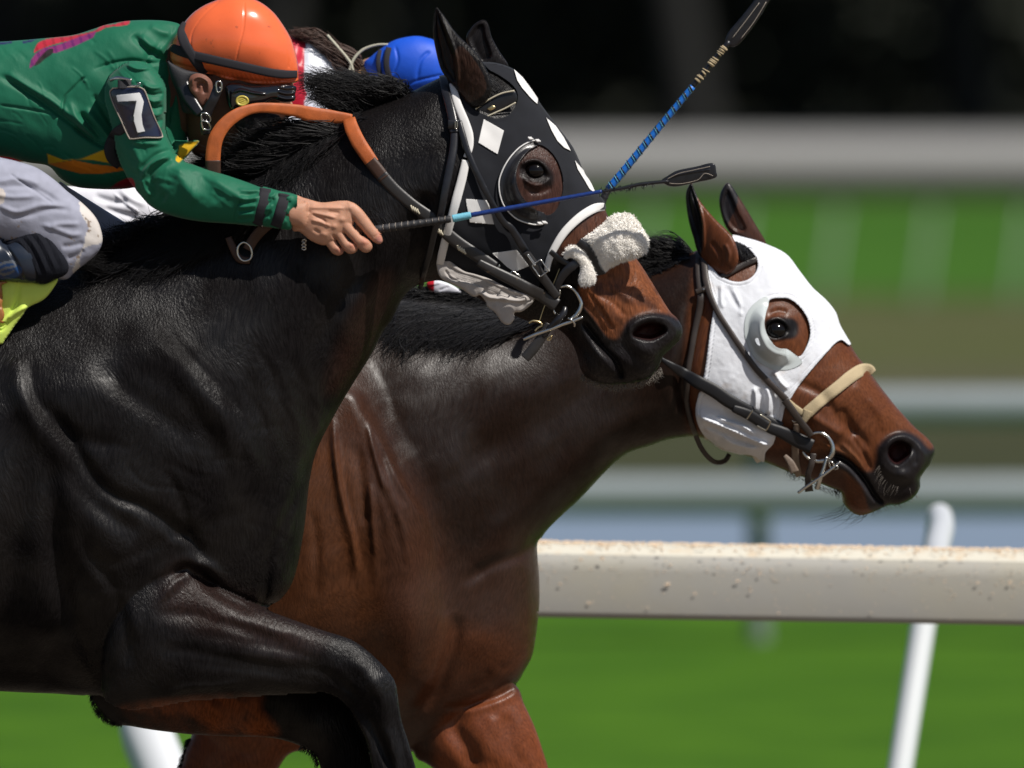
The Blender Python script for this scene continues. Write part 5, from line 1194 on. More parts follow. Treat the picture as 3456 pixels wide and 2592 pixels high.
    cs.append(hairs('', cv('F', (1000, 860), (1250, 970), (1400, 1010)), cv('F', (1010, 890), (1270, 1000), (1405, 1040)), cv('F', (1000, 900), (1290, 1030), (1400, 1060)), 90, None, None, None, Y0=Y2, w=.7, seed=44, jit=6, hr=0, hm=0, ht=0, seg=5, curl=3))
    flush('jaw_hair', cs, M['mane'], root, smooth=False); cs = []
    cs.append(hairs('', cv('I', (1420, 1440), (1390, 1540), (1350, 1659)), cv('I', (1400, 1450), (1370, 1550), (1335, 1659)), cv('I', (1370, 1470), (1350, 1580), (1310, 1690)), 140, None, None, None, Y0=Y2, w=1.3, seed=45, jit=3, hr=-40, hm=-40, ht=-40, seg=3, curl=1))
    flush('leg_fringe', cs, M['mane'], root, smooth=False)
    return root, f
H2, F2 = horse_two()

def hood_two():
    root = thing('racing_hood', 'white cloth hood with a plastic cup round the eye of the bay horse', 'racing hood', (0.42, Y2, 1.35))
    reg = cv('E', (395, 600), (400, 720), (425, 820), (455, 920), (452, 1000), (432, 1120), (410, 1290), (388, 1440), (355, 1600)) + cv('F', (350, 260), (322, 380), (332, 480), (375, 575), (440, 640), (520, 700), (620, 738), (730, 738), (800, 775), (835, 792), (845, 715), (900, 650), (922, 580), (965, 470), (985, 380), (1035, 300)) + \
        cv('E', (1090, 1540), (1200, 1405), (1300, 1295), (1370, 1225), (1420, 1208), (1480, 1245)) + cv('N', (2890, 1120), (2860, 1060), (2800, 960), (2700, 850), (2600, 770), (2500, 740), (2440, 760))
    earh = cv('E', (590, 370), (600, 460), (670, 490), (730, 535), (775, 590), (788, 650), (765, 710), (715, 752), (650, 770), (585, 762), (520, 735), (480, 705), (400, 600), (300, 400), (400, 300))
    eyeh = cv('E', (870, 908), (930, 890), (1015, 895), (1085, 940), (1140, 1010), (1172, 1090), (1176, 1170), (1150, 1250), (1102, 1322), (1040, 1310), (950, 1270), (880, 1220), (835, 1140), (830, 1050), (850, 980))
    Dc = blur(F2.Dt, 6)
    g = Field.__new__(Field); g.__dict__.update(F2.__dict__); g.Dt = Dc.copy()
    g.stroke(cv('E', (520, 790), (510, 880), (530, 970)), 7, 6); g.stroke(cv('E', (560, 800), (600, 900), (680, 1000)), 9, -5)
    g.stroke(cv('E', (600, 820), (650, 930), (660, 1030)), 7, 5); g.stroke(cv('E', (480, 800), (490, 900), (470, 1000)), 6, -4)
    g.stroke(cv('F', (760, 220), (770, 320), (760, 400)), 7, 13); g.stroke(cv('F', (800, 230), (820, 350), (800, 420)), 8, -13)
    g.stroke(cv('F', (850, 220), (870, 330), (860, 430)), 7, 13); g.stroke(cv('F', (910, 260), (920, 360), (900, 450)), 7, -10)
    g.stroke(cv('F', (350, 450), (480, 500), (620, 560), (800, 640), (880, 660)), 7, 20)
    g.stroke(cv('F', (370, 500), (500, 550), (640, 620), (820, 690)), 8, -18)
    g.stroke(cv('F', (480, 450), (560, 480), (680, 520), (760, 580)), 6, 15)
    g.stroke(cv('F', (470, 600), (560, 680), (700, 700)), 8, -12); g.stroke(cv('F', (520, 590), (600, 650), (760, 680), (860, 660)), 7, 12)
    g.stroke(cv('F', (900, 100), (950, 180), (1010, 240)), 8, 12); g.stroke(cv('F', (860, 120), (920, 230), (960, 280)), 8, -12)
    g.plate(cv('F', (345, 400), (600, 480), (900, 540), (940, 600), (880, 690), (780, 740), (620, 745), (450, 650), (340, 520)), 30, 34)
    g.Dt = np.maximum(g.Dt + 9, F2.Dt + 2)
    g.rough(34, 3, 51, 70, 2.2); g.rough(13, 1.5, 52)
    sheet('hood_cloth', g, reg, M['hood_white'], root, c=1500, holes=(earh, eyeh), Dt=g.Dt, skirt=4, extra=lambda X, Y, p: 1.6 * sst(1 - np.abs(p - 5) / 5) - 1.5 * sst(1 - np.abs(p - 13) / 3) + .9 * np.sin((X + Y) * .55) * (np.abs(p - 9) < 7))
    cup = cv('E', (850, 878), (790, 905), (725, 965), (688, 1050), (684, 1150), (708, 1240), (758, 1330), (840, 1395), (930, 1425), (1030, 1420), (1112, 1378), (1105, 1345), (1050, 1300), (1000, 1268), (930, 1255), (880, 1205), (845, 1140), (832, 1070), (845, 1000), (866, 940), (866, 905))
    outer = cr(cup[:11], False)
    def lift(X, Y, p):
        d, t = segdist(X, Y, outer, False)
        e = sst(np.minimum(t, 1 - t) * 5)
        return 8 + 85 * sst((d - 13) / 55) * e - 20 * sst((d - 46) / 22) * e
    sheet('blinker_cup', F2, cup, M['plastic_white'], root, c=2400, back=False, Dt=blur(F2.Dt, 14), skirt=6, extra=lift,
          holes=(cv('E', (765, 1190), (785, 1185), (795, 1215), (802, 1240), (785, 1235), (770, 1215)),))
    hh = [float(F2.at(*p)) + 18 for p in cv('F', (430, 460), (430, 580), (790, 620), (790, 740))]
    strap('elastic_tape', cv('F', (435, 420), (435, 480), (425, 560), (430, 620)), [38, 38, 36, 34], M['tape'], root, fl=F2, off=12, th=4)
    strap('elastic_tape', cv('F', (800, 540), (800, 640), (790, 720), (815, 790)), [44, 46, 44, 30], M['tape'], root, fl=F2, off=12, th=4)
    return root
M['tape'] = mat('cream_elastic', (.56, .53, .46), rough=.85, bump=.3, bscale=500)
hood_two()
def bridle_two():
    root = thing('bridle', 'dark leather bridle with tan webbing noseband and D bit on the bay horse', 'bridle', (0.5, Y2, 1.3))
    fl = F2; L_ = M['leather_dark']
    strap('throat_strap', cv('E', (348, 545), (345, 650), (350, 760), (362, 860), (352, 970), (318, 1130), (290, 1290), (265, 1450), (255, 1640)) + cv('F', (255, 170), (255, 330), (285, 470), (330, 600)), [20, 22, 22, 24, 23, 21, 20, 19, 18, 18, 18, 18, 17], L_, root, fl=fl, off=10, th=8)
    strap('throat_strap', cv('F', (325, 590, 120), (365, 680, 90), (420, 755, 60), (480, 795, 30), (545, 785, 0), (580, 735, -20)), [17, 17, 17, 17, 17, 16], L_, root, Y0=Y2, th=9)
    strap('cheek_piece', cv('E', (385, 560), (392, 680), (405, 780), (435, 880), (490, 1000), (560, 1110), (640, 1230), (760, 1400), (880, 1530), (980, 1630)) + cv('F', (990, 320)), [20, 22, 24, 20, 19, 19, 20, 20, 21, 24, 26], L_, root, fl=fl, off=22, th=9)
    strap('strap_keeper', cv('E', (325, 845), (370, 830), (425, 815)), 18, L_, root, fl=fl, off=20, th=8)
    tube('stud', cv('E', (378, 822, 0), (386, 828, 2)), 3.4, M['steel'], root, fl=fl, off=30)
    strap('brow_band', cv('E', (515, 735), (570, 705), (650, 660), (720, 628), (785, 602)), 20, L_, root, fl=fl, off=12, th=7)
    strap('noseband', cv('F', (1650, 130), (1620, 105), (1560, 105), (1480, 150), (1390, 220), (1300, 290), (1220, 355), (1160, 410), (1130, 440)), [26, 38, 42, 42, 40, 39, 38, 40, 34], M['tan_web'], root, fl=fl, off=9, th=8)
    strap('noseband', cv('F', (1010, 330), (1060, 375), (1120, 420)), [18, 20, 22], M['tan_web'], root, fl=fl, off=8, th=6)
    strap('noseband_tab', cv('F', (1160, 400), (1140, 450), (1110, 500)), [34, 26, 18], M['tan_web'], root, fl=fl, off=12, th=6)
    strap('buckled_strap', cv('F', (985, 320), (1040, 395), (1100, 480), (1150, 540), (1185, 590)), [26, 26, 24, 23, 22], L_, root, fl=fl, off=28, th=9)
    def bt(nm, pts, r, m_=None, cl=False): return tube(nm, [(OFF['F'][0] + a / 2.212, OFF['F'][1] + b / 2.212, hb + (c_[0] if c_ else 0)) for a, b, *c_ in pts], r, m_ or M['steel'], root, Y0=Y2, closed=cl)
    hb = float(fl.at(2740, 1500)) + 20
    bt('buckle', [(1040, 470, 14), (1060, 485, 14), (1115, 455, 14), (1120, 445, 14), (1105, 410, 14)], 2.4)
    bt('bit_ring', [(1195, 572), (1250, 565), (1305, 595), (1340, 655), (1340, 720), (1300, 765), (1240, 778), (1180, 765), (1140, 735), (1122, 705)], [5, 5, 6, 8, 10, 8, 6, 5, 5, 4])
    bt('bit_shank', [(1300, 745, 6), (1275, 830, 10), (1245, 920, 10), (1225, 985, 6)], [6, 7, 9, 9])
    bt('bit_bar', [(1085, 1012, 12), (1170, 950, 14), (1260, 890, 18), (1340, 830, 18), (1400, 780, 12)], [5, 5.5, 5, 5, 3])
    bt('bit_link', [(1315, 780, 18), (1340, 785, 22), (1350, 815, 18), (1325, 820, 14)], 3, cl=True)
    bt('bit_link', [(1350, 815, 14), (1375, 812, 20), (1380, 830, 20), (1355, 835, 14)], 2.6, cl=True)
    hs = [float(fl.at(*p)) + 12 for p in cv('F', (1075, 620), (1100, 900))]
    strap('curb_strap', cv('F', (1075, 500), (1068, 600), (1065, 700), (1075, 820), (1105, 900)), [20, 24, 24, 26, 26], M['leather_old'], root, fl=fl, off=10, th=6)
    strap('strap_end', cv('F', (985, 735, hs[0] + 10), (1030, 790, hs[0] + 14), (1060, 860, hs[0] + 8)), [12, 24, 32], M['leather_old'], root, Y0=Y2, th=6)
    strap('bit_strap', cv('F', (1200, 720, hb + 18), (1185, 800, hb + 22), (1160, 880, hb + 14), (1165, 960, hb - 10), (1170, 1005, hb - 30)), [22, 20, 20, 26, 30], L_, root, Y0=Y2, th=10)
M['leather_old'] = mat('aged_tan_leather', (.20, .15, .115), rough=.6, bump=.4, bscale=250, vary=.25)
bridle_two()
def rein_two():
    root = thing('rein', 'plain black strap rein running to the bit of the bay horse', 'rein', (0.4, Y2, 1.3), 'reins')
    fl = F2
    strap('leather_rein', cv('F', (-40, -50), (80, 22), (200, 100), (330, 180), (460, 250), (560, 320), (700, 400), (850, 480), (960, 530)), [12, 14, 32, 44, 46, 46, 46, 42, 40], M['leather_flat'], root, fl=fl, off=24, th=8)
    hb = float(fl.at(2740, 1500)) + 30
    strap('buckled_end', cv('F', (600, 380), (720, 430), (860, 520), (960, 560), (1080, 620, hb), (1190, 670, hb)), [24, 36, 36, 40, 50, 48], M['leather_flat'], root, fl=fl, off=36, th=10)
    for pts in (((700, 460), (715, 440), (740, 400), (745, 395)), ((800, 425), (870, 470), (875, 490), (850, 540), (830, 538), (780, 510))):
        x = [(OFF['F'][0] + a / 2.212, OFF['F'][1] + b / 2.212, 0) for a, b in pts]
        tube('buckle', x, 2.6, M['brass_pale'], root, fl=fl, off=50)
M['leather_flat'] = mat('matt_black_leather', (.008, .008, .010), rough=.5, spec=.4, bump=.3, bscale=500, dist=.0006)
M['brass_pale'] = mat('pale_metal', (.7, .66, .55), rough=.3, metal=1.)
rein_two()
# ================================================================== jockeys, whips
def person_one():
    root = thing('person', 'crouching jockey in green silks and orange helmet with number 7 on his sleeve', 'person', (-0.6, 0, 1.5), 'jockeys')
    SK = np.array((.50, .26, .17)); SK_SHADE = np.array((.10, .042, .026))  # second tone: face skin with the helmet's shade painted in
    # ---- one continuous body: torso, arm, hand, neck and head, legs
    f = Field(-760, 90, 1330, 600, 3.0, 0.0) if False else Field(-760, 90, 1330, 900, 3.0, 0.0)
    f.add(cv('A', (-1500, 500), (-1000, 420), (0, 400), (500, 330), (1000, 240), (1300, 260), (1420, 560), (1500, 900), (1350, 1040), (1000, 1100), (400, 1100), (0, 1080), (-1000, 1150), (-1500, 1000)), k=.45)
    f.add(cv('A', (1440, 330), (1700, 300), (2120, 420), (2180, 560), (2190, 660), (2165, 720), (2200, 800), (2225, 850), (2150, 880), (2110, 930), (2120, 985), (2060, 1040), (1960, 1060), (1800, 1130), (1600, 1180), (1450, 1150), (1400, 1000), (1390, 700)), k=.55, b=30, r=30)
    f.add(cv('A', (930, 560), (1180, 640), (1190, 900), (1230, 1110), (1340, 1230), (1700, 1360), (1920, 1440)) + cv('H', (560, 120), (700, 165), (760, 180), (740, 350), (640, 345), (480, 330)) + cv('A', (1700, 1590), (1300, 1540), (1120, 1430), (1000, 1280), (930, 1000), (880, 700)), k=.85, tilt=(400, 250, 900, 330))
    # hand: back of the hand, four fingers of different length curling over the grip, thumb beneath
    hb = 330
    f.add(cv('H', (640, 130), (740, 142), (860, 172), (1000, 160), (1070, 165), (1110, 200), (1120, 270), (1080, 360), (1010, 420), (940, 470), (870, 490), (780, 455), (700, 392), (640, 365)), k=.5, b=hb, r=16)
    f.add(cv('H', (1030, 170), (1090, 172), (1150, 215), (1200, 275), (1250, 345), (1300, 410), (1314, 455), (1300, 478), (1265, 476), (1215, 440), (1150, 370), (1090, 300), (1040, 240)), k=.85, b=hb + 2, r=9)
    f.add(cv('H', (985, 275), (1040, 285), (1090, 345), (1150, 410), (1215, 455), (1238, 500), (1220, 535), (1180, 545), (1140, 520), (1080, 450), (1020, 390), (980, 330)), k=.85, b=hb + 7, r=9)
    f.add(cv('H', (925, 335), (980, 340), (1025, 400), (1060, 455), (1110, 480), (1130, 515), (1105, 548), (1060, 552), (1020, 520), (980, 460), (935, 400)), k=.85, b=hb + 4, r=9)
    f.add(cv('H', (840, 385), (900, 385), (950, 430), (985, 490), (1020, 520), (1020, 550), (985, 568), (940, 550), (905, 505), (860, 450)), k=.85, b=hb - 4, r=9)
    f.add(cv('H', (1120, 330), (1200, 350), (1290, 372), (1310, 395), (1290, 412), (1200, 410), (1120, 400)), k=.8, b=hb - 34, r=6)
    for p in (((1090, 280), (1120, 330), (1190, 420), (1250, 478)), ((1020, 390), (1080, 452), (1130, 515), (1160, 545)), ((940, 410), (985, 470), (1010, 520), (1040, 552))):
        f.stroke(cv('H', *p), 4.0, -10, taper=.2)
    for p in (((760, 250), (860, 260), (980, 290)), ((780, 300), (860, 320), (930, 350)), ((760, 210), (900, 210), (1040, 215))):
        f.stroke(cv('H', *p), 5, 4.5)
    for p in (((740, 230), (850, 285), (900, 330)), ((800, 370), (850, 400)), ((900, 240), (1000, 250))): f.stroke(cv('H', *p), 5, -4)
    for c in ((1015, 300), (955, 350), (880, 410), (1060, 210), (1180, 465), (1085, 485), (985, 515)): f.bump(cv('H', c)[0], 11, 9, 4.5)
    f.stroke(cv('H', (1190, 290), (1215, 275)), 3, -2.5); f.stroke(cv('H', (1245, 435), (1290, 400)), 3, -2)
    # face
    f.stroke(cv('A', (2040, 990), (2110, 985)), 4, -8); f.bump((940, 310), 24, 14, -8)
    nail = cr(cv('H', (1262, 440), (1285, 425), (1308, 440), (1305, 468), (1285, 474), (1265, 460)))
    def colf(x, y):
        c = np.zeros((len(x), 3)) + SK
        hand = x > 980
        c[~hand] = SK_SHADE * 1.1
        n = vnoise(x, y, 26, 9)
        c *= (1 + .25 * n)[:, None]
        c[sdf(x, y, nail) > 0] = (.55, .27, .22)
        for k_ in ((1180, 470), (1095, 490), (1000, 530), (1290, 420)):
            q = cv('H', k_)[0]; w = np.exp(-((x - q[0]) ** 2 + (y - q[1]) ** 2) / 260.)[:, None]
            c = c * (1 - .45 * w) + np.array((.46, .14, .10)) * .45 * w
        return c
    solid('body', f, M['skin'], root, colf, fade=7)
    # ear
    e = Field(620, 230, 740, 380, 2.0, 0.0); e.add(cv('A', (1412, 610), (1430, 565), (1475, 545), (1540, 558), (1590, 610), (1590, 690), (1560, 750), (1520, 785), (1485, 760), (1460, 715), (1425, 670)), k=.35, b=185)
    e.stroke(cv('A', (1440, 640), (1450, 590), (1500, 572), (1560, 610), (1560, 690)), 5, 8); e.stroke(cv('A', (1480, 680), (1490, 630), (1530, 630), (1530, 700)), 7, -11)
    solid('ear', e, M['skin'], root, lambda x, y: np.zeros((len(x), 3)) + (.19, .08, .055), fade=6)  # ear skin darkened too, helmet shade put into its colour
    # ---- silks
    g = Field(-900, 40, 1010, 790, 3.6, 0.0)
    g.add(cv('A', (-1700, 430), (-1000, 370), (-400, 330), (0, 311), (300, 288), (540, 262), (700, 215), (800, 182), (960, 155), (1150, 150), (1280, 162), (1350, 195), (1330, 290), (1285, 350), (1275, 430), (1310, 520), (1345, 640), (1370, 800), (1385, 950), (1400, 1050), (1370, 1120), (1320, 1200), (1250, 1300), (1050, 1385), (900, 1412), (700, 1410), (560, 1392), (450, 1330), (360, 1240), (200, 1212), (0, 1165), (-500, 1150), (-1200, 1180), (-1700, 1050)), k=.66)
    g.add(cv('A', (960, 465), (1060, 470), (1130, 500), (1190, 560), (1240, 640), (1250, 760), (1235, 900), (1250, 1000), (1285, 1080), (1320, 1150), (1390, 1198), (1460, 1222), (1570, 1262), (1700, 1298), (1850, 1348), (1960, 1388)) + cv('H', (430, 55), (500, 72), (560, 90), (640, 105), (703, 135), (690, 190), (670, 250), (650, 310), (632, 372), (560, 370), (480, 358), (400, 350)) + cv('A', (1880, 1672), (1750, 1660), (1500, 1642), (1300, 1602), (1150, 1540), (1060, 1450), (980, 1350), (920, 1240), (880, 1130), (860, 1000), (820, 850), (790, 700), (830, 560)), k=.9, tilt=(400, 240, 900, 335), r=26)
    g.add(cv('A', (1300, 1060), (1400, 1050), (1492, 1048), (1440, 1120), (1352, 1208), (1290, 1180)), k=.5, b=110)
    st = g.stroke
    for p in cv('A', (0, 0)): pass
    A_ = lambda *p: cv('A', *p)
    st(A_((0, 560), (150, 640), (330, 760), (470, 860), (640, 990), (820, 1110)), 11, -17); st(A_((60, 540), (200, 640), (380, 740), (560, 880), (740, 1010)), 13, 15)
    st(A_((0, 780), (200, 810), (420, 850)), 4, -6)
    st(A_((640, 570), (560, 650), (485, 740), (475, 850)), 4, -9, taper=.1)
    st(A_((700, 520), (850, 470), (1000, 450), (1150, 470), (1260, 440)), 7, -8)
    st(A_((640, 800), (720, 900), (800, 1000), (850, 1060)), 12, 14); st(A_((600, 830), (690, 950), (780, 1060)), 9, -13)
    st(A_((520, 760), (600, 900), (700, 1010), (800, 1080)), 10, 11); st(A_((700, 700), (780, 830), (860, 960)), 9, -10)
    st(A_((560, 940), (700, 1040), (820, 1100)), 9, -12)
    st(A_((990, 260), (1060, 330), (1180, 420), (1260, 430)), 12, -13); st(A_((1050, 270), (1130, 340), (1230, 370)), 14, 14)
    st(A_((1120, 180), (1200, 230), (1280, 250)), 14, 10); st(A_((1340, 200), (1270, 300), (1230, 380), (1240, 460)), 13, 13)
    st(A_((1200, 330), (1110, 420), (1100, 500)), 10, -9); st(A_((950, 470), (1010, 500), (1060, 510), (1150, 500)), 5, 12)
    for i in range(7):
        st(A_((1080 + i * 6, 620 + i * 45), (1150 + i * 6, 650 + i * 50), (1230, 640 + i * 48)), 6, (-1) ** i * 10)
    st(A_((1270, 560), (1290, 700), (1260, 850), (1260, 950)), 9, -15); st(A_((1300, 620), (1330, 800), (1330, 950)), 10, 9)
    st(A_((1000, 1050), (1100, 1060), (1230, 1060)), 9, 10); st(A_((1290, 1150), (1180, 1190), (1110, 1250), (1070, 1330)), 8, 16)
    st(A_((1300, 1180), (1210, 1230), (1150, 1290), (1130, 1350)), 8, -12); st(A_((1290, 1110), (1180, 1150), (1060, 1260)), 8, -9)
    st(A_((1070, 1320), (1090, 1400), (1140, 1460)), 9, 15); st(A_((1150, 1330), (1180, 1420), (1260, 1480)), 18, -11)
    st(A_((1350, 1220), (1380, 1350), (1500, 1500)), 22, 12); st(A_((1480, 1260), (1560, 1380), (1650, 1500)), 26, -8)
    st(A_((1600, 1310), (1740, 1420), (1860, 1480)), 16, 9)
    st(A_((900, 1130), (960, 1230), (1040, 1330)), 12, -8); st(A_((1000, 880 + 200), (1050, 1180), (1020, 1280)), 12, 8)
    for i in range(9):
        y = 1400 + i * 30
        st(A_((1960 - i * 8, y), (1880 - i * 10, y + 12), (1790, y + 4 + i * 2)), 4.5, (-1) ** i * 6)
    for i in range(6):
        y = 90 + i * 48
        st(cv('H', (520 - i * 12, y), (505 - i * 12, y + 25), (470 - i * 10, y + 45)), 4.5, (-1) ** i * 7)
        st(cv('H', (640 - i * 9, y + 20), (620 - i * 10, y + 45), (600 - i * 10, y + 50)), 4.5, (-1) ** i * 6)
    st(cv('H', (455, 60), (420, 200), (375, 345)), 9, -10, taper=0); st(cv('H', (590, 95), (550, 220), (505, 365)), 9, -10, taper=0)
    st(A_((1750, 1655), (1770, 1560), (1820, 1470)), 3, -5)
    rs = np.random.RandomState(77)
    for i in range(46):
        x, y = rs.uniform(-100, 1150), rs.uniform(260, 1300); an = rs.choice([.25, .75, .95]) + rs.uniform(-.25, .25); l = rs.uniform(90, 300)
        st(A_((x, y), (x + l * .5 * math.cos(an) + 8, y + l * .5 * math.sin(an) - 8), (x + l * math.cos(an), y + l * math.sin(an))), rs.uniform(3, 6), rs.choice([-1, 1]) * rs.uniform(1, 2.6))
    for i in range(26):
        x, y = rs.uniform(1100, 1700), rs.uniform(1150, 1550); an = rs.choice([.45, 1.9]) + rs.uniform(-.3, .3); l = rs.uniform(70, 220)
        st(A_((x, y), (x + l * .5 * math.cos(an) + 6, y + l * .5 * math.sin(an)), (x + l * math.cos(an), y + l * math.sin(an))), rs.uniform(4, 8), rs.choice([-1, 1]) * rs.uniform(.8, 2.2))
    g.rough(120, 22, 61, 20, 1.6); g.rough(45, 7, 62, 35, 2.2); g.rough(20, 2.0, 63, 40, 2.2)
    GR = np.array((.006, .118, .062))
    col = np.zeros(g.X.shape + (3,)) + GR
    def mk(pts, w=1.6, sm=True): return g.mask(cv('A', *pts), w, sm)[..., None]
    def mix(m_, c):
        nonlocal col
        col = col * (1 - m_) + np.array(c) * m_
    stripes = (np.sin((g.X * .9 - g.Y * .3) * .22) > .55)[..., None]
    m_ = mk(((258, 395), (270, 350), (300, 312), (400, 281), (540, 266), (700, 232), (765, 190), (850, 182), (960, 150), (950, 185), (800, 203), (740, 232), (560, 292), (400, 332), (290, 375)))
    mix(m_, (.42, .015, .035)); mix(m_ * stripes * .8, (.28, .008, .02))
    m_ = mk(((225, 512), (235, 450), (270, 400), (330, 358), (450, 330), (600, 272), (722, 232), (700, 278), (560, 345), (430, 392), (385, 395), (345, 420), (300, 455)), sm=False)
    mix(m_, (.19, .018, .12)); mix(m_ * stripes * .8, (.10, .008, .10))
    mix(mk(((262, 488), (300, 430), (360, 370), (400, 365), (395, 400), (340, 440), (300, 475))), (.015, .01, .01))
    mix(mk(((-10, 318), (90, 308), (88, 322), (-10, 336)), sm=False), (.010, .015, .08)); mix(mk(((170, 310), (290, 285), (240, 312), (170, 325)), sm=False), (.010, .015, .08))
    mix(mk(((358, 1145), (480, 1192), (620, 1180), (800, 1108), (830, 1215), (690, 1190), (560, 1186), (365, 1225)), sm=False), (.62, .36, .005))
    mix(mk(((362, 1222), (560, 1192), (700, 1222), (900, 1245), (940, 1268), (760, 1294), (600, 1292), (480, 1262)), sm=False), (.60, .17, .006))
    mix(mk(((1325, 1190), (1345, 1085), (1400, 1062), (1490, 1050), (1420, 1130), (1350, 1205)), sm=False), (.62, .36, .005))
    mix(mk(((830, 1400), (900, 1350), (1000, 1320), (1010, 1420), (820, 1430))), (.25, .006, .015))
    solid('silks', g, M['silk_green'], root, col, fade=14)
    # ---- sleeve bands, arm strap, number badge
    def lim(nm, c1, c2, w, m_, off=6, key='H'):
        pts = [(c1[0] + (c2[0] - c1[0]) * t + 9 * math.sin(t * math.pi), c1[1] + (c2[1] - c1[1]) * t) for t in np.linspace(-.02, 1.02, 9)]
        strap(nm, cv(key, *pts), w, m_, root, fl=g, off=off, th=6)
    lim('elastic_band', (445, 72), (375, 345), 38, M['elastic']); lim('elastic_band', (585, 100), (515, 366), 38, M['elastic'])
    tube('band_clip', cv('H', (420, 345, 0), (440, 375, 0), (475, 390, 0), (490, 375, 0)), 2.6, M['steel'], root, fl=g, off=10)
    strap('arm_strap', cv('A', (960, 930), (890, 980), (850, 1040), (830, 1110), (850, 1180), (905, 1230)), [30, 36, 40, 42, 40, 34], M['cuff_plain'], root, fl=g, off=8, th=10)
    gg = Field.__new__(Field); gg.__dict__.update(g.__dict__); gg.u = blur(np.maximum(g.F - g.b, 0) ** 2, 16); gg.F = g.b + np.sqrt(gg.u); gg.Dt = g.Dt * 0
    bd = cv('A', (835, 690), (848, 662), (880, 650), (1030, 642), (1078, 655), (1105, 690), (1165, 860), (1222, 990), (1212, 1018), (1100, 1018), (1005, 1028), (975, 1012), (915, 880), (862, 770))
    badge = sheet('number_badge', gg, bd, M['navy_vinyl'], root, c=5200, back=False, skirt=9, Dt=gg.Dt, extra=lambda X, Y, p: 4 * sst(p / 5) + 1.5 * vnoise(X, Y, 28, 6))
    seven = cv('A', (882, 705), (1060, 684), (1090, 752), (1072, 850), (1080, 920), (1098, 972), (1045, 982), (1018, 900), (1015, 850), (1036, 745), (895, 752))
    sheet('number_seven', gg, seven, M['white_vinyl'], badge, c=5200, back=False, smooth=False, skirt=4, Dt=gg.Dt, extra=lambda X, Y, p: 7.5 + 1.5 * vnoise(X, Y, 28, 6) + 0 * p)
    tube('badge_piping', [(x, y, 0) for x, y in bd], 2.2, M['piping_grey'], badge, fl=gg, off=13, closed=True)
    tube('badge_pin', cv('A', (840, 592, 0), (900, 575, 0), (1000, 590, 0)), [7, 6, 3], M['steel'], root, fl=gg, off=22)
    tube('badge_pin', cv('A', (990, 632, 0), (1050, 630, 0), (1062, 612, 0), (1040, 618, 0)), 2.4, M['steel'], root, fl=gg, off=22)
    strap('badge_tab', cv('A', (945, 590), (945, 655)), 46, M['cuff_plain'], root, fl=gg, off=12, th=5)
    # ---- helmet
    h = Field(560, -40, 1020, 300, 3.0, 0.0)
    h.add(cv('A', (1272, 410), (1280, 350), (1300, 290), (1345, 215), (1392, 150), (1450, 90), (1530, 38), (1620, 0), (1700, -24), (1780, -30), (1850, -24), (1950, 18), (2040, 88), (2110, 178), (2170, 280), (2205, 380), (2226, 480), (2230, 560), (2218, 612), (2100, 630), (2000, 640), (1900, 634), (1780, 605), (1700, 612), (1600, 562), (1500, 560), (1400, 532), (1320, 500), (1285, 462)), k=.95, b=70)
    h.stroke(cv('A', (1830, 20), (1825, 200), (1790, 350), (1770, 450)), 2.2, -3, taper=0); h.stroke(cv('A', (1640, 10), (1520, 120), (1440, 250), (1430, 380)), 2.2, -3, taper=0); h.stroke(cv('A', (2060, 110), (2140, 240), (2170, 400), (2160, 500)), 2.2, -3, taper=0)
    h.stroke(cv('A', (1300, 470), (1500, 520), (1700, 570), (1900, 600), (2200, 590)), 5, -6, taper=0)
    for i in range(16): h.stroke(cv('A', (1560 + i * 34, 530 + i * 3), (1575 + i * 34, 570 + i * 3)), 3, -4, taper=0)
    h.stroke(cv('A', (1300, 495), (1450, 540), (1600, 560), (1800, 605), (2000, 630), (2215, 600)), 5, 9, taper=0)
    h.rough(60, 5, 71)
    solid('helmet', h, M['helmet_orange'], root, fade=5)
    strap('helmet_band', cv('A', (1282, 350), (1340, 375), (1450, 412), (1600, 445), (1800, 490), (2000, 535), (2120, 552), (2222, 552)), [26, 32, 32, 31, 30, 30, 29, 24], M['elastic'], root, fl=h, off=6, th=5)
    strap('helmet_band', cv('A', (1385, 165), (1362, 230), (1380, 310), (1430, 400), (1500, 500), (1570, 580), (1630, 640), (1690, 700)), [16, 30, 34, 32, 30, 28, 26, 24], M['elastic'], root, fl=h, off=10, th=6)
    strap('chin_strap', cv('A', (1640, 640, 215), (1600, 740, 222), (1555, 830, 215), (1535, 920, 205), (1545, 1000, 195)), [34, 32, 36, 30, 30], M['leather_black'], root, th=7)
    strap('chin_strap', cv('A', (1330, 520, 130), (1370, 620, 160), (1420, 730, 180), (1500, 840, 200)), [24, 42, 44, 30], M['leather_black'], root, th=9)
    tube('strap_clip', cv('A', (1625, 610, 228), (1660, 610, 228), (1660, 670, 228), (1630, 680, 228)), 3, M['steel'], root, closed=True, n=3)
    for y in (860, 920): tube('buckle', cv('A', (1515, y - 20, 222), (1565, y - 10, 222), (1580, y + 40, 216), (1525, y + 35, 216)), 2.8, M['steel'], root, closed=True, n=3)
    tube('buckle', cv('A', (1510, 850, 222), (1515, 910, 220), (1530, 970, 214)), 2.6, M['steel'], root)
    # padding at the back of the head, added dark shape over the mouth
    q = Field(560, 190, 760, 420, 3.0, 0.0); q.add(cv('A', (1255, 450), (1290, 470), (1400, 520), (1520, 545), (1600, 560), (1470, 560), (1420, 600), (1425, 680), (1480, 770), (1560, 860), (1500, 870), (1440, 850), (1370, 830), (1340, 720), (1290, 600)), k=.7, b=150)
    solid('head_padding', q, M['cuff_plain'], root, fade=6)
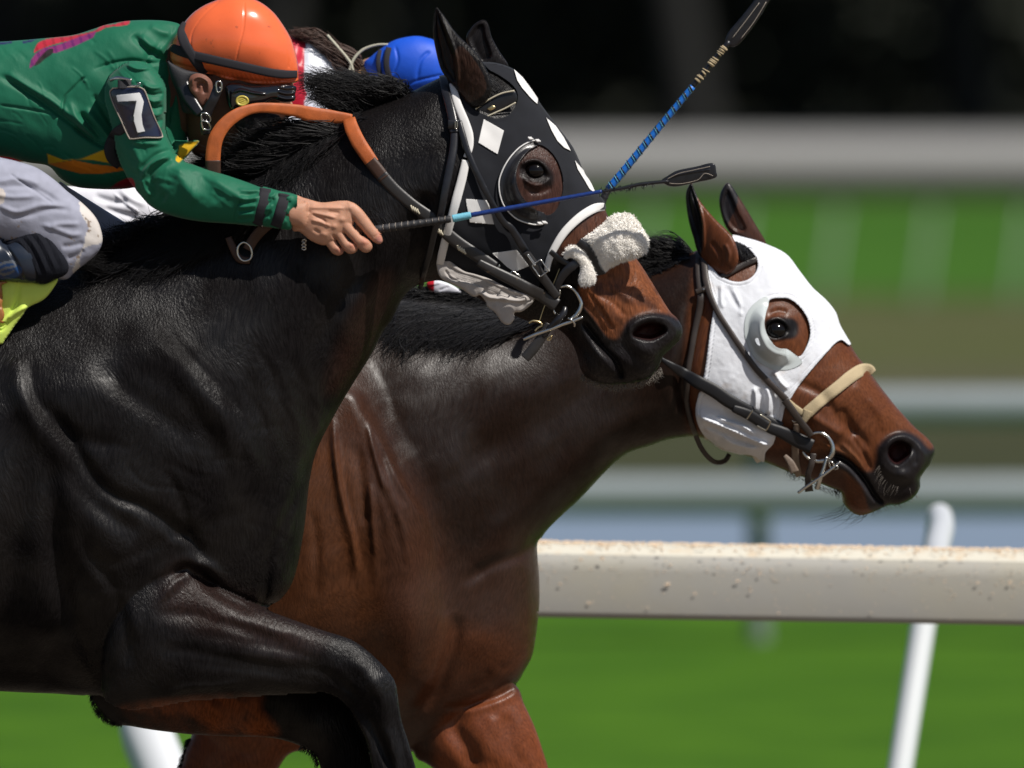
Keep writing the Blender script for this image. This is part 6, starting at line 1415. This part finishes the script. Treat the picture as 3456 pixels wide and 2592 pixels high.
    q = Field(760, 350, 980, 490, 3.0, 0.0); q.add(cv('A', (1740, 850), (1900, 835), (2060, 850), (2100, 890), (2030, 930), (1960, 1010), (1860, 1030), (1780, 970)), k=.6, b=95); q.rough(14, 8, 3)
    solid('dark_mouth_shape', q, M['cuff_plain'], root, fade=8)
    # ---- goggles
    q = Field(740, 260, 1010, 380, 2.4, 0.0); q.add(cv('A', (1690, 640), (1780, 618), (1900, 640), (2190, 632), (2208, 700), (2200, 750), (2120, 760), (2040, 745), (1960, 800), (1860, 835), (1760, 835), (1705, 780)), k=.7, b=140, hmax=60)
    for i in range(5): q.stroke(cv('A', (2080, 640 + i * 20), (2140, 655 + i * 20), (2205, 650 + i * 20)), 3, (-1) ** i * 4, taper=.1)
    q.stroke(cv('A', (1740, 690), (1800, 668), (1900, 690), (2000, 700)), 4, 7)
    solid('goggles', q, M['lens'], root, fade=6)
    q = Field(790, 315, 850, 365, 1.6, 0.0); q.add([(1000 * 0 + 820.5 + 23 * math.cos(a), 338.5 + 18.5 * math.sin(a)) for a in np.linspace(0, 6.28, 13)[:-1]], k=.5, b=198, hmax=8)
    q.stroke([(812, 342), (828, 336)], 3, -4, taper=0); q.plate([(820.5 + 17 * math.cos(a), 338.5 + 13 * math.sin(a)) for a in np.linspace(0, 6.28, 13)[:-1]], 2, -3)
    solid('goggle_knob', q, M['gold_disc'], root, fade=3)
    # ---- breeches: near thigh and knee, seat; far thigh in the shade
    t = Field(-1000, 330, 480, 960, 4.2, 0.0)
    t.add(cv('N', (-950, 520), (-700, 380), (-400, 400), (-100, 480), (0, 523), (60, 538), (130, 560), (190, 600), (235, 640), (280, 675), (318, 712), (340, 745), (352, 785), (352, 815), (335, 850), (300, 880), (262, 910), (235, 935), (200, 930), (150, 880), (60, 830), (0, 815), (-200, 820), (-500, 800), (-900, 760)), k=.62, b=330)
    T_ = lambda *p: cv('G', *p)
    for i, p in enumerate((((0, 180), (150, 240), (330, 190), (520, 200)), ((100, 290), (260, 260), (400, 220), (560, 230)), ((330, 330), (450, 370), (560, 410), (640, 400)), ((480, 500), (560, 490), (650, 470)), ((400, 340), (500, 330), (620, 330)), ((0, 60), (200, 50), (330, 90), (470, 180)), ((0, 20), (180, -10), (330, 40)), ((520, 590), (600, 560), (650, 520)), ((0, 110), (130, 130), (300, 120)))):
        t.stroke(T_(*p), 9, -5 if i % 2 else 6)
    t.stroke(T_((100, -40), (250, 60), (420, 180)), 3, -5, taper=.1)
    t.rough(60, 9, 81, 20, 2.0); t.rough(22, 2.5, 82, 30, 2.0)
    patch = cr(cv('G', (615, 165), (680, 200), (740, 280), (785, 380), (785, 450), (760, 480), (640, 520), (600, 700), (560, 680), (640, 500), (655, 430), (680, 370), (660, 310), (625, 250)))
    p2 = cr(cv('G', (-60, 60), (30, 65), (70, 100), (55, 160), (0, 200), (-60, 200)))
    def colb(x, y):
        c = np.zeros((len(x), 3)) + (.31, .32, .40)
        c *= (1 + .12 * vnoise(x, y, 14, 5))[:, None]
        n = vnoise(x, y, 9, 8) * 4
        c[(sdf(x, y, patch) + n) > 0] = (.60, .56, .53); c[(sdf(x, y, p2) + n) > 0] = (.50, .45, .42)
        d = vnoise(x, y, 8, 15) + vnoise(x, y, 30, 16)
        c[(d > .66) & (y > 720)] = (.25, .19, .15)
        return c
    solid('breeches', t, M['breeches'], root, colb, fade=14)
    t = Field(150, 600, 470, 830, 4.0, 0.0); t.add(cv('G', (430, 40), (520, 85), (640, 160), (800, 260), (930, 340), (1010, 385), (900, 440), (750, 470), (640, 400), (500, 250)), k=.5, b=-150)
    solid('far_thigh', t, M['breeches'], root, lambda x, y: np.zeros((len(x), 3)) + (.40, .42, .54), fade=14)
    # ---- boot and knit cuff
    b = Field(-560, 760, 260, 960, 3.6, 0.0)
    b.add(cv('N', (-540, 800), (-300, 770), (0, 792), (20, 810), (40, 815), (85, 790), (150, 800), (180, 860), (150, 940), (60, 945), (0, 938), (-300, 930), (-540, 930)), k=.8, b=370)
    b.stroke(cv('G', (30, 450), (90, 520), (150, 620), (200, 740)), 5, -9, taper=.05); b.rough(40, 8, 91)
    fl_ = cr(cv('G', (-60, 610), (60, 620), (130, 620), (190, 655), (180, 700), (120, 735), (-60, 740)))
    sw1 = cv('G', (10, 640), (80, 605), (130, 610), (140, 640), (60, 665), (40, 690), (120, 690), (135, 660))
    def colk(x, y):
        c = np.zeros((len(x), 3)) + (.014, .020, .034)
        c[sdf(x, y, fl_) > 0] = (.010, .045, .14)
        d, _ = segdist(x, y, cr(cv('G', (-10, 650), (60, 618), (125, 610), (140, 640), (60, 660), (20, 690), (60, 705), (125, 680)), False), False)
        c[d < 4.5] = (.10, .11, .13)
        return c
    solid('boot', b, M['boot'], root, colk, fade=10)
    b = Field(10, 740, 250, 960, 3.0, 0.0)
    b.add(cv('G', (60, 470), (140, 430), (230, 375), (330, 342), (372, 380), (440, 470), (500, 560), (528, 620), (530, 680), (490, 720), (420, 745), (350, 775), (240, 745), (210, 690), (150, 580), (100, 520)), k=.72, b=375)
    for i in range(9): b.stroke(cv('G', (80 + i * 34, 460 - i * 12), (170 + i * 32, 560 - i * 10), (260 + i * 30, 760 - i * 14)), 4, (-1) ** i * 3)
    solid('boot_cuff', b, M['cuff'], root, fade=9)
    # ---- far sleeve and glove side beyond the neck
    s_ = Field(860, 380, 990, 560, 3.0, 0.0); s_.add(cv('A', (1960, 1080), (2010, 1020), (2060, 1000), (2130, 1130), (2120, 1190), (2040, 1170), (1980, 1130)), k=.5, b=-120); s_.rough(12, 9, 33)
    solid('far_sleeve', s_, M['silk_green'], root, lambda x, y: np.zeros((len(x), 3)) + (.008, .13, .06), fade=8)
    s_ = Field(860, 370, 960, 480, 3.0, 0.0); s_.add(cv('A', (1950, 920), (1990, 890), (2035, 870), (2050, 900), (2030, 960), (1990, 980)), k=.5, b=-120)
    solid('far_hand', s_, M['skin'], root, lambda x, y: np.zeros((len(x), 3)) + SK_SHADE * 1.4, fade=8)
    return root
M['cuff_plain'] = mat('black_webbing', (.010, .010, .014), rough=.7, bump=.3, bscale=400)
M['piping_grey'] = mat('grey_piping', (.36, .31, .26), rough=.7)
person_one()

# ---- whip in his hand
def whip_one():
    root = thing('riding_whip', 'dark blue whip held level across the dark horse\'s head by the green jockey', 'whip', (-0.25, -.17, 1.4), 'whips')
    P = lambda a, b, t: (a[0] + (b[0] - a[0]) * t, a[1] + (b[1] - a[1]) * t, a[2] + (b[2] - a[2]) * t)
    a = (1225, 776, 312); b_ = (1545, 731, 300)
    n = 26
    tube('grip', [P(a, b_, i / n * .93) for i in range(n + 1)], [14.5 - 3.0 * i / n + (1.0 if i % 2 else -.4) for i in range(n + 1)], M['grip'], root, sides=14, n=3)
    cs = []
    for i in range(11):
        p = P(a, b_, .22 + i * .065); r = 14.3 - i * .25
        tube('', [(p[0] - 2 + 2, p[1] - r, p[2] + 2), (p[0] - 1, p[1] - r * .3, p[2] + r), (p[0] + 3, p[1] + r * .8, p[2] + r * .5)], 1.0, None, join=cs, sides=5)
    flush('grip_thread', cs, M['piping_grey'], root)
    c = (1528, 733, 300); d = (1590, 721, 298)
    tube('tape', [c, P(c, d, .5), d], [13, 12.5, 12], M['whip_wrap'], root, sides=14)
    e = (2030, 642, 285)
    n = 30
    tube('shaft', [P(d, e, i / n) for i in range(n + 1)], [8.6 - 1.6 * i / n + (.35 if i % 2 else -.2) for i in range(n + 1)], M['whip_blue'], root, sides=12, n=2)
    g = (2255, 608, 280)
    tube('lash', [e, (2085, 634, 284), (2160, 618, 282), g], [5, 6, 6.5, 6], M['leather_black'], root)
    cs = []
    rs = np.random.RandomState(5)
    for i in range(46):
        t = rs.uniform(-.05, .75); p = P(e, g, t); an = rs.uniform(-1, 1) * 1.2 + (1.57 if rs.rand() > .5 else -1.57); l = rs.uniform(8, 24)
        q = (p[0] + l * math.cos(an) * .8 + 4, p[1] + l * math.sin(an) * .8, p[2] + rs.uniform(-6, 8))
        tube('', [p, ((p[0] + q[0]) / 2 + rs.uniform(-3, 3), (p[1] + q[1]) / 2, q[2]), q], [2.2, 1.6, .6], None, join=cs, sides=5, n=3)
    flush('frayed_thread', cs, M['leather_black'], root)
    f = Field(2200, 520, 2440, 650, 2.4, 0.0); f.add(cv('W', (1427, 388), (1440, 378), (1462, 366), (1500, 358), (1538, 350), (1545, 368), (1543, 382), (1500, 392), (1462, 400), (1440, 398)), k=.3, b=280, hmax=8)
    f.stroke(cv('W', (1450, 378), (1490, 370), (1530, 364)), 2, 3, taper=0)
    solid('flap', f, M['leather_black'], root, fade=5)
    tube('stitching', cv('W', (1440, 384, 287), (1465, 372, 289), (1500, 364, 289), (1532, 357, 288)), .9, M['piping_grey'], root)
    tube('stitching', cv('W', (1444, 393, 287), (1470, 394, 289), (1505, 386, 289), (1520, 372, 288), (1538, 377, 288)), .9, M['piping_grey'], root)
whip_one()
def whip_two():
    Yw = .62
    root = thing('riding_whip', 'bright blue wrapped whip slanting steeply up behind the dark horse\'s nose', 'whip', (.3, Yw, 1.5), 'whips')
    a = (2005, 735, 0); b_ = (2052, 640, 0); c = (2338, 292, 0); d = (2462, 140, 0); e = (2590, 0, 0)
    P = lambda a, b, t: (a[0] + (b[0] - a[0]) * t, a[1] + (b[1] - a[1]) * t, 0)
    n = 12
    tube('butt', [P(a, b_, i / n) for i in range(n + 1)], [17 - i * .5 + (1.5 if i % 2 else 0) for i in range(n + 1)], M['grip'], root, Y0=Yw, sides=14, n=2)
    cs = []
    tube('', [b_, P(b_, c, .5), c], [13.5, 12, 10.5], None, Y0=Yw, sides=14, join=cs)
    flush('shaft', cs, M['whip_bright'], root)
    cs = []; c2 = []
    L = math.hypot(c[0] - b_[0], c[1] - b_[1]); ux, uy = (c[0] - b_[0]) / L, (c[1] - b_[1]) / L
    for i in range(15):
        t = (i + .5) / 15; p = P(b_, c, t); r = 14 - 3 * t
        nx, ny = -uy, ux
        w = [(p[0] + nx * r * s_ - ux * 5 * s_, p[1] + ny * r * s_ - uy * 5 * s_, math.sqrt(max(0, 1 - s_ * s_)) * r + .6) for s_ in (-1, -.6, 0, .6, 1)]
        tube('', w, 1.5, None, Y0=Yw, join=cs, sides=5)
        w2 = [(q[0] + ux * 6, q[1] + uy * 6, q[2]) for q in w]
        tube('', w2, 1.8 + 1.2 * t, None, Y0=Yw, join=c2, sides=6)
    flush('pale_binding', cs, M['whip_wrap'], root); flush('dark_binding', c2, M['leather_black'], root)
    tube('lash', [c, P(c, d, .4), d], [10, 9, 9], M['leather_black'], root, Y0=Yw)
    cs = []; rs = np.random.RandomState(8)
    for i in range(22):
        t = rs.uniform(.12, .95); p = P(c, d, t); r = 11 - 2 * t
        sx = rs.uniform(-3, 3)
        w = [(p[0] + s_ * r * .8 + sx * s_, p[1] + s_ * r * .6, math.sqrt(1 - s_ * s_) * r + 1) for s_ in (-1, -.5, 0, .5, 1)]
        tube('', w, rs.uniform(1.5, 3.2), None, Y0=Yw, join=cs, sides=6)
        if i % 3 == 0: tube('', [p, (p[0] + rs.uniform(-22, 22), p[1] + rs.uniform(-16, 16), 8)], [1.5, .5], None, Y0=Yw, join=cs, sides=5)
    flush('frayed_wrap', cs, M['tan_web'], root)
    f = Field(2420, -70, 2640, 190, 3.0, Yw); f.add(cv('W', (1568, 96), (1572, 72), (1600, 38), (1630, 0), (1645, -20), (1668, -8), (1660, 6), (1640, 40), (1612, 78), (1590, 100)), k=.3, hmax=8)
    solid('flap', f, M['leather_black'], root, fade=5)
    tube('stitching', cv('W', (1582, 82, 9), (1610, 46, 10), (1640, 6, 10)), 1.2, M['piping_grey'], root, Y0=Yw)
    tube('stitching', cv('W', (1600, 84, 9), (1628, 48, 10), (1655, 4, 10)), 1.2, M['piping_grey'], root, Y0=Yw)
whip_two()

# ---- saddle cloth of the dark horse
def cloth():
    root = thing('saddle_cloth', 'lime yellow saddle cloth with a tan leather flap at the green jockey\'s boot', 'saddle cloth', (-.95, -.2, 1.5))
    f = Field(-500, 900, 230, 1190, 3.6, 0.0)
    f.add(cv('G', (-1100, 740), (0, 742), (160, 745), (260, 758), (350, 775), (450, 735), (425, 800), (350, 890), (235, 950), (190, 1010), (130, 1090), (60, 1190), (20, 1225), (-200, 1240), (-1100, 1240)), k=.25, b=355, hmax=22)
    f.stroke(cv('G', (160, 745), (150, 900), (110, 990), (30, 1080), (10, 1120)), 10, -12); f.stroke(cv('G', (230, 940), (120, 1000), (10, 1090)), 9, 14)
    f.stroke(cv('G', (10, 1120), (60, 1090), (100, 1030)), 7, -10); f.rough(40, 8, 7)
    solid('cloth', f, M['lime'], root, fade=6)
    f = Field(-500, 920, 60, 1100, 3.6, 0.0); f.add(cv('G', (-1000, 760), (0, 752), (35, 790), (45, 880), (40, 940), (58, 1000), (40, 1050), (0, 1068), (-1000, 1100)), k=.4, b=378, hmax=12)
    f.stroke(cv('G', (0, 840), (40, 900), (20, 960)), 6, -8)
    solid('flap', f, M['tan_leather'], root, fade=8)
cloth()

# ---- second jockey, on the bay
def person_two():
    Yp = .95
    root = thing('person', 'jockey in blue helmet and red and white silks, mostly hidden behind the dark horse', 'person', (0.1, Yp, 1.5), 'jockeys')
    f = Field(-500, 180, 1560, 900, 6.0, Yp)
    f.add(cv('N', (-450, 560), (0, 420), (500, 330), (900, 300), (1150, 330), (1200, 400), (1150, 520), (700, 420), (100, 480), (-450, 560)), k=.45)
    f.add(cv('N', (1100, 330), (1180, 260), (1230, 200), (1380, 180), (1480, 260), (1500, 360), (1440, 440), (1300, 420), (1150, 430)), k=.7, r=30)
    solid('body', f, M['skin'], root, lambda x, y: np.zeros((len(x), 3)) + (.42, .24, .13))
    g = Field(-500, 110, 1240, 860, 4.5, Yp)
    g.add(cv('N', (-450, 500), (0, 330), (500, 230), (850, 160), (940, 120), (1000, 128), (1052, 138), (1090, 170), (1130, 215), (1165, 245), (1185, 290), (1175, 360), (1190, 420), (1150, 480), (1000, 470), (850, 430), (700, 440), (300, 500), (-450, 640)), k=.6, r=10)
    g.add(cv('N', (920, 400), (1000, 370), (1120, 400), (1200, 470), (1180, 560), (1060, 560), (960, 520), (915, 450)), k=.7, b=150, r=20)
    g.stroke(cv('B', (30, 130), (60, 300), (40, 500)), 16, -14); g.stroke(cv('B', (150, 180), (220, 330), (330, 480)), 14, 12); g.rough(50, 10, 5)
    wh = cr(cv('B', (140, 150), (90, 230), (68, 340), (62, 500), (60, 640), (80, 700), (60, 780), (100, 900), (440, 900), (440, 500), (330, 420), (230, 250)))
    w2 = cr(cv('A', (2110, 950), (2160, 860), (2212, 870), (2290, 900), (2200, 930)))
    w3_ = cr(cv('B', (-40, 870), (70, 860), (40, 900), (-40, 930)))
    def cj(x, y):
        c = np.zeros((len(x), 3)) + (.52, .02, .045)
        c[sdf(x, y, wh) > 0] = (.74, .76, .84); c[sdf(x, y, w2) > 0] = (.74, .76, .84); c[sdf(x, y, w3_) > 0] = (.7, .72, .8)
        c[y > 560] = (.7, .72, .8)
        return c
    solid('silks', g, M['silk_red'], root, cj, fade=12)
    h = Field(1200, 100, 1560, 400, 3.6, Yp)
    h.add(cv('B', (505, 480), (560, 420), (640, 355), (720, 305), (800, 280), (900, 268), (990, 285), (1050, 310), (1120, 370), (1180, 500), (1200, 620), (1100, 700), (900, 740), (800, 740), (680, 690), (575, 620)), k=.9, b=40)
    h.stroke(cv('B', (740, 340), (760, 450), (720, 560)), 4, -5); h.stroke(cv('B', (1000, 380), (930, 450), (900, 600)), 6, -5); h.stroke(cv('B', (820, 640), (900, 600), (1080, 560)), 4, -4, taper=0)
    solid('helmet', h, M['helmet_blue'], root, fade=6)
    for x0 in (0, 62):
        strap('helmet_band', cv('B', (632 + x0, 370 - x0 * .3), (615 + x0, 430), (615 + x0, 500), (635 + x0, 570), (670 + x0, 640)), 15 if x0 == 0 else 20, M['elastic'], root, fl=h, off=5, th=4)
    n = Field(1190, 200, 1290, 290, 3.0, Yp); n.add(cv('B', (460, 530), (500, 480), (530, 520), (575, 570), (540, 620), (470, 600)), k=.6, b=20)
    solid('neck_skin', n, M['skin'], root, lambda x, y: np.zeros((len(x), 3)) + (.42, .27, .15), fade=8)
    cs = []
    cs.append(hairs('', cv('B', (480, 470), (470, 520), (440, 560)), cv('B', (360, 380), (340, 420), (330, 470)), cv('B', (100, 270), (160, 300), (240, 380)), 900, None, None, None, Y0=Yp, w=2.6, seed=61, jit=12, hr=20, hm=30, ht=20, curl=6))
    cs.append(hairs('', cv('B', (330, 400), (240, 300), (140, 270)), cv('B', (200, 310), (120, 260), (60, 255)), cv('B', (60, 260), (0, 250), (-40, 258)), 700, None, None, None, Y0=Yp, w=2.6, seed=62, jit=9, hr=20, hm=30, ht=20, curl=5))
    hf = Field(980, 90, 1240, 270, 3.6, Yp); hf.add(cv('B', (-30, 250), (60, 245), (150, 280), (260, 340), (360, 390), (450, 380), (490, 430), (480, 520), (430, 570), (340, 500), (240, 390), (150, 300), (60, 275)), k=.6, b=15); hf.rough(10, 8, 3, 40, 3)
    solid('hair', hf, M['hair'], root, fade=6)
    flush('ponytail', cs, M['hair'], root, smooth=False)
    tube('cord', cv('B', (232, 262, 40), (300, 340, 44), (370, 420, 48), (410, 480, 50), (430, 560, 50)), [5, 5, 5, 5, 4], M['cord'], root, Y0=Yp)
    tube('cord', cv('B', (685, 332, 50), (600, 335, 46), (500, 370, 44), (430, 440, 48), (395, 530, 50)), [4, 4, 5, 5, 5], M['cord'], root, Y0=Yp)
    b = Field(120, 590, 640, 830, 4.5, Yp); b.add(cv('G', (300, 20), (500, 60), (800, 60), (1000, 40), (1120, 160), (1260, 260), (1200, 340), (1010, 400), (800, 480), (500, 300)), k=.6, b=60)
    b.stroke(cv('G', (850, 110), (950, 190), (1060, 260)), 3, 5); b.stroke(cv('G', (700, 130), (860, 180), (960, 170)), 12, -9); b.stroke(cv('G', (780, 220), (900, 260), (1040, 300)), 12, -9); b.stroke(cv('G', (900, 80), (980, 150), (1100, 200)), 10, 6)
    solid('breeches', b, M['breeches'], root, lambda x, y: np.zeros((len(x), 3)) + (.74, .74, .80), fade=12)
    s_ = Field(1400, 920, 1560, 1010, 3.4, Yp); s_.add(cv('C', (95, 770), (160, 752), (215, 762), (300, 800), (350, 850), (250, 850), (150, 850), (100, 810)), k=.5, b=240 - 0)
    s_.stroke(cv('C', (110, 790), (200, 770)), 3, 4); s_.stroke(cv('C', (180, 830), (260, 800)), 3, -4)
    solid('sleeve_edge', s_, M['silk_red'], root, lambda x, y: np.where((x > 1467)[:, None], (.68, .68, .75), (.50, .012, .025)), fade=6)
person_two()
for o in bpy.data.objects:
    if '_org' in o: del o['_org']
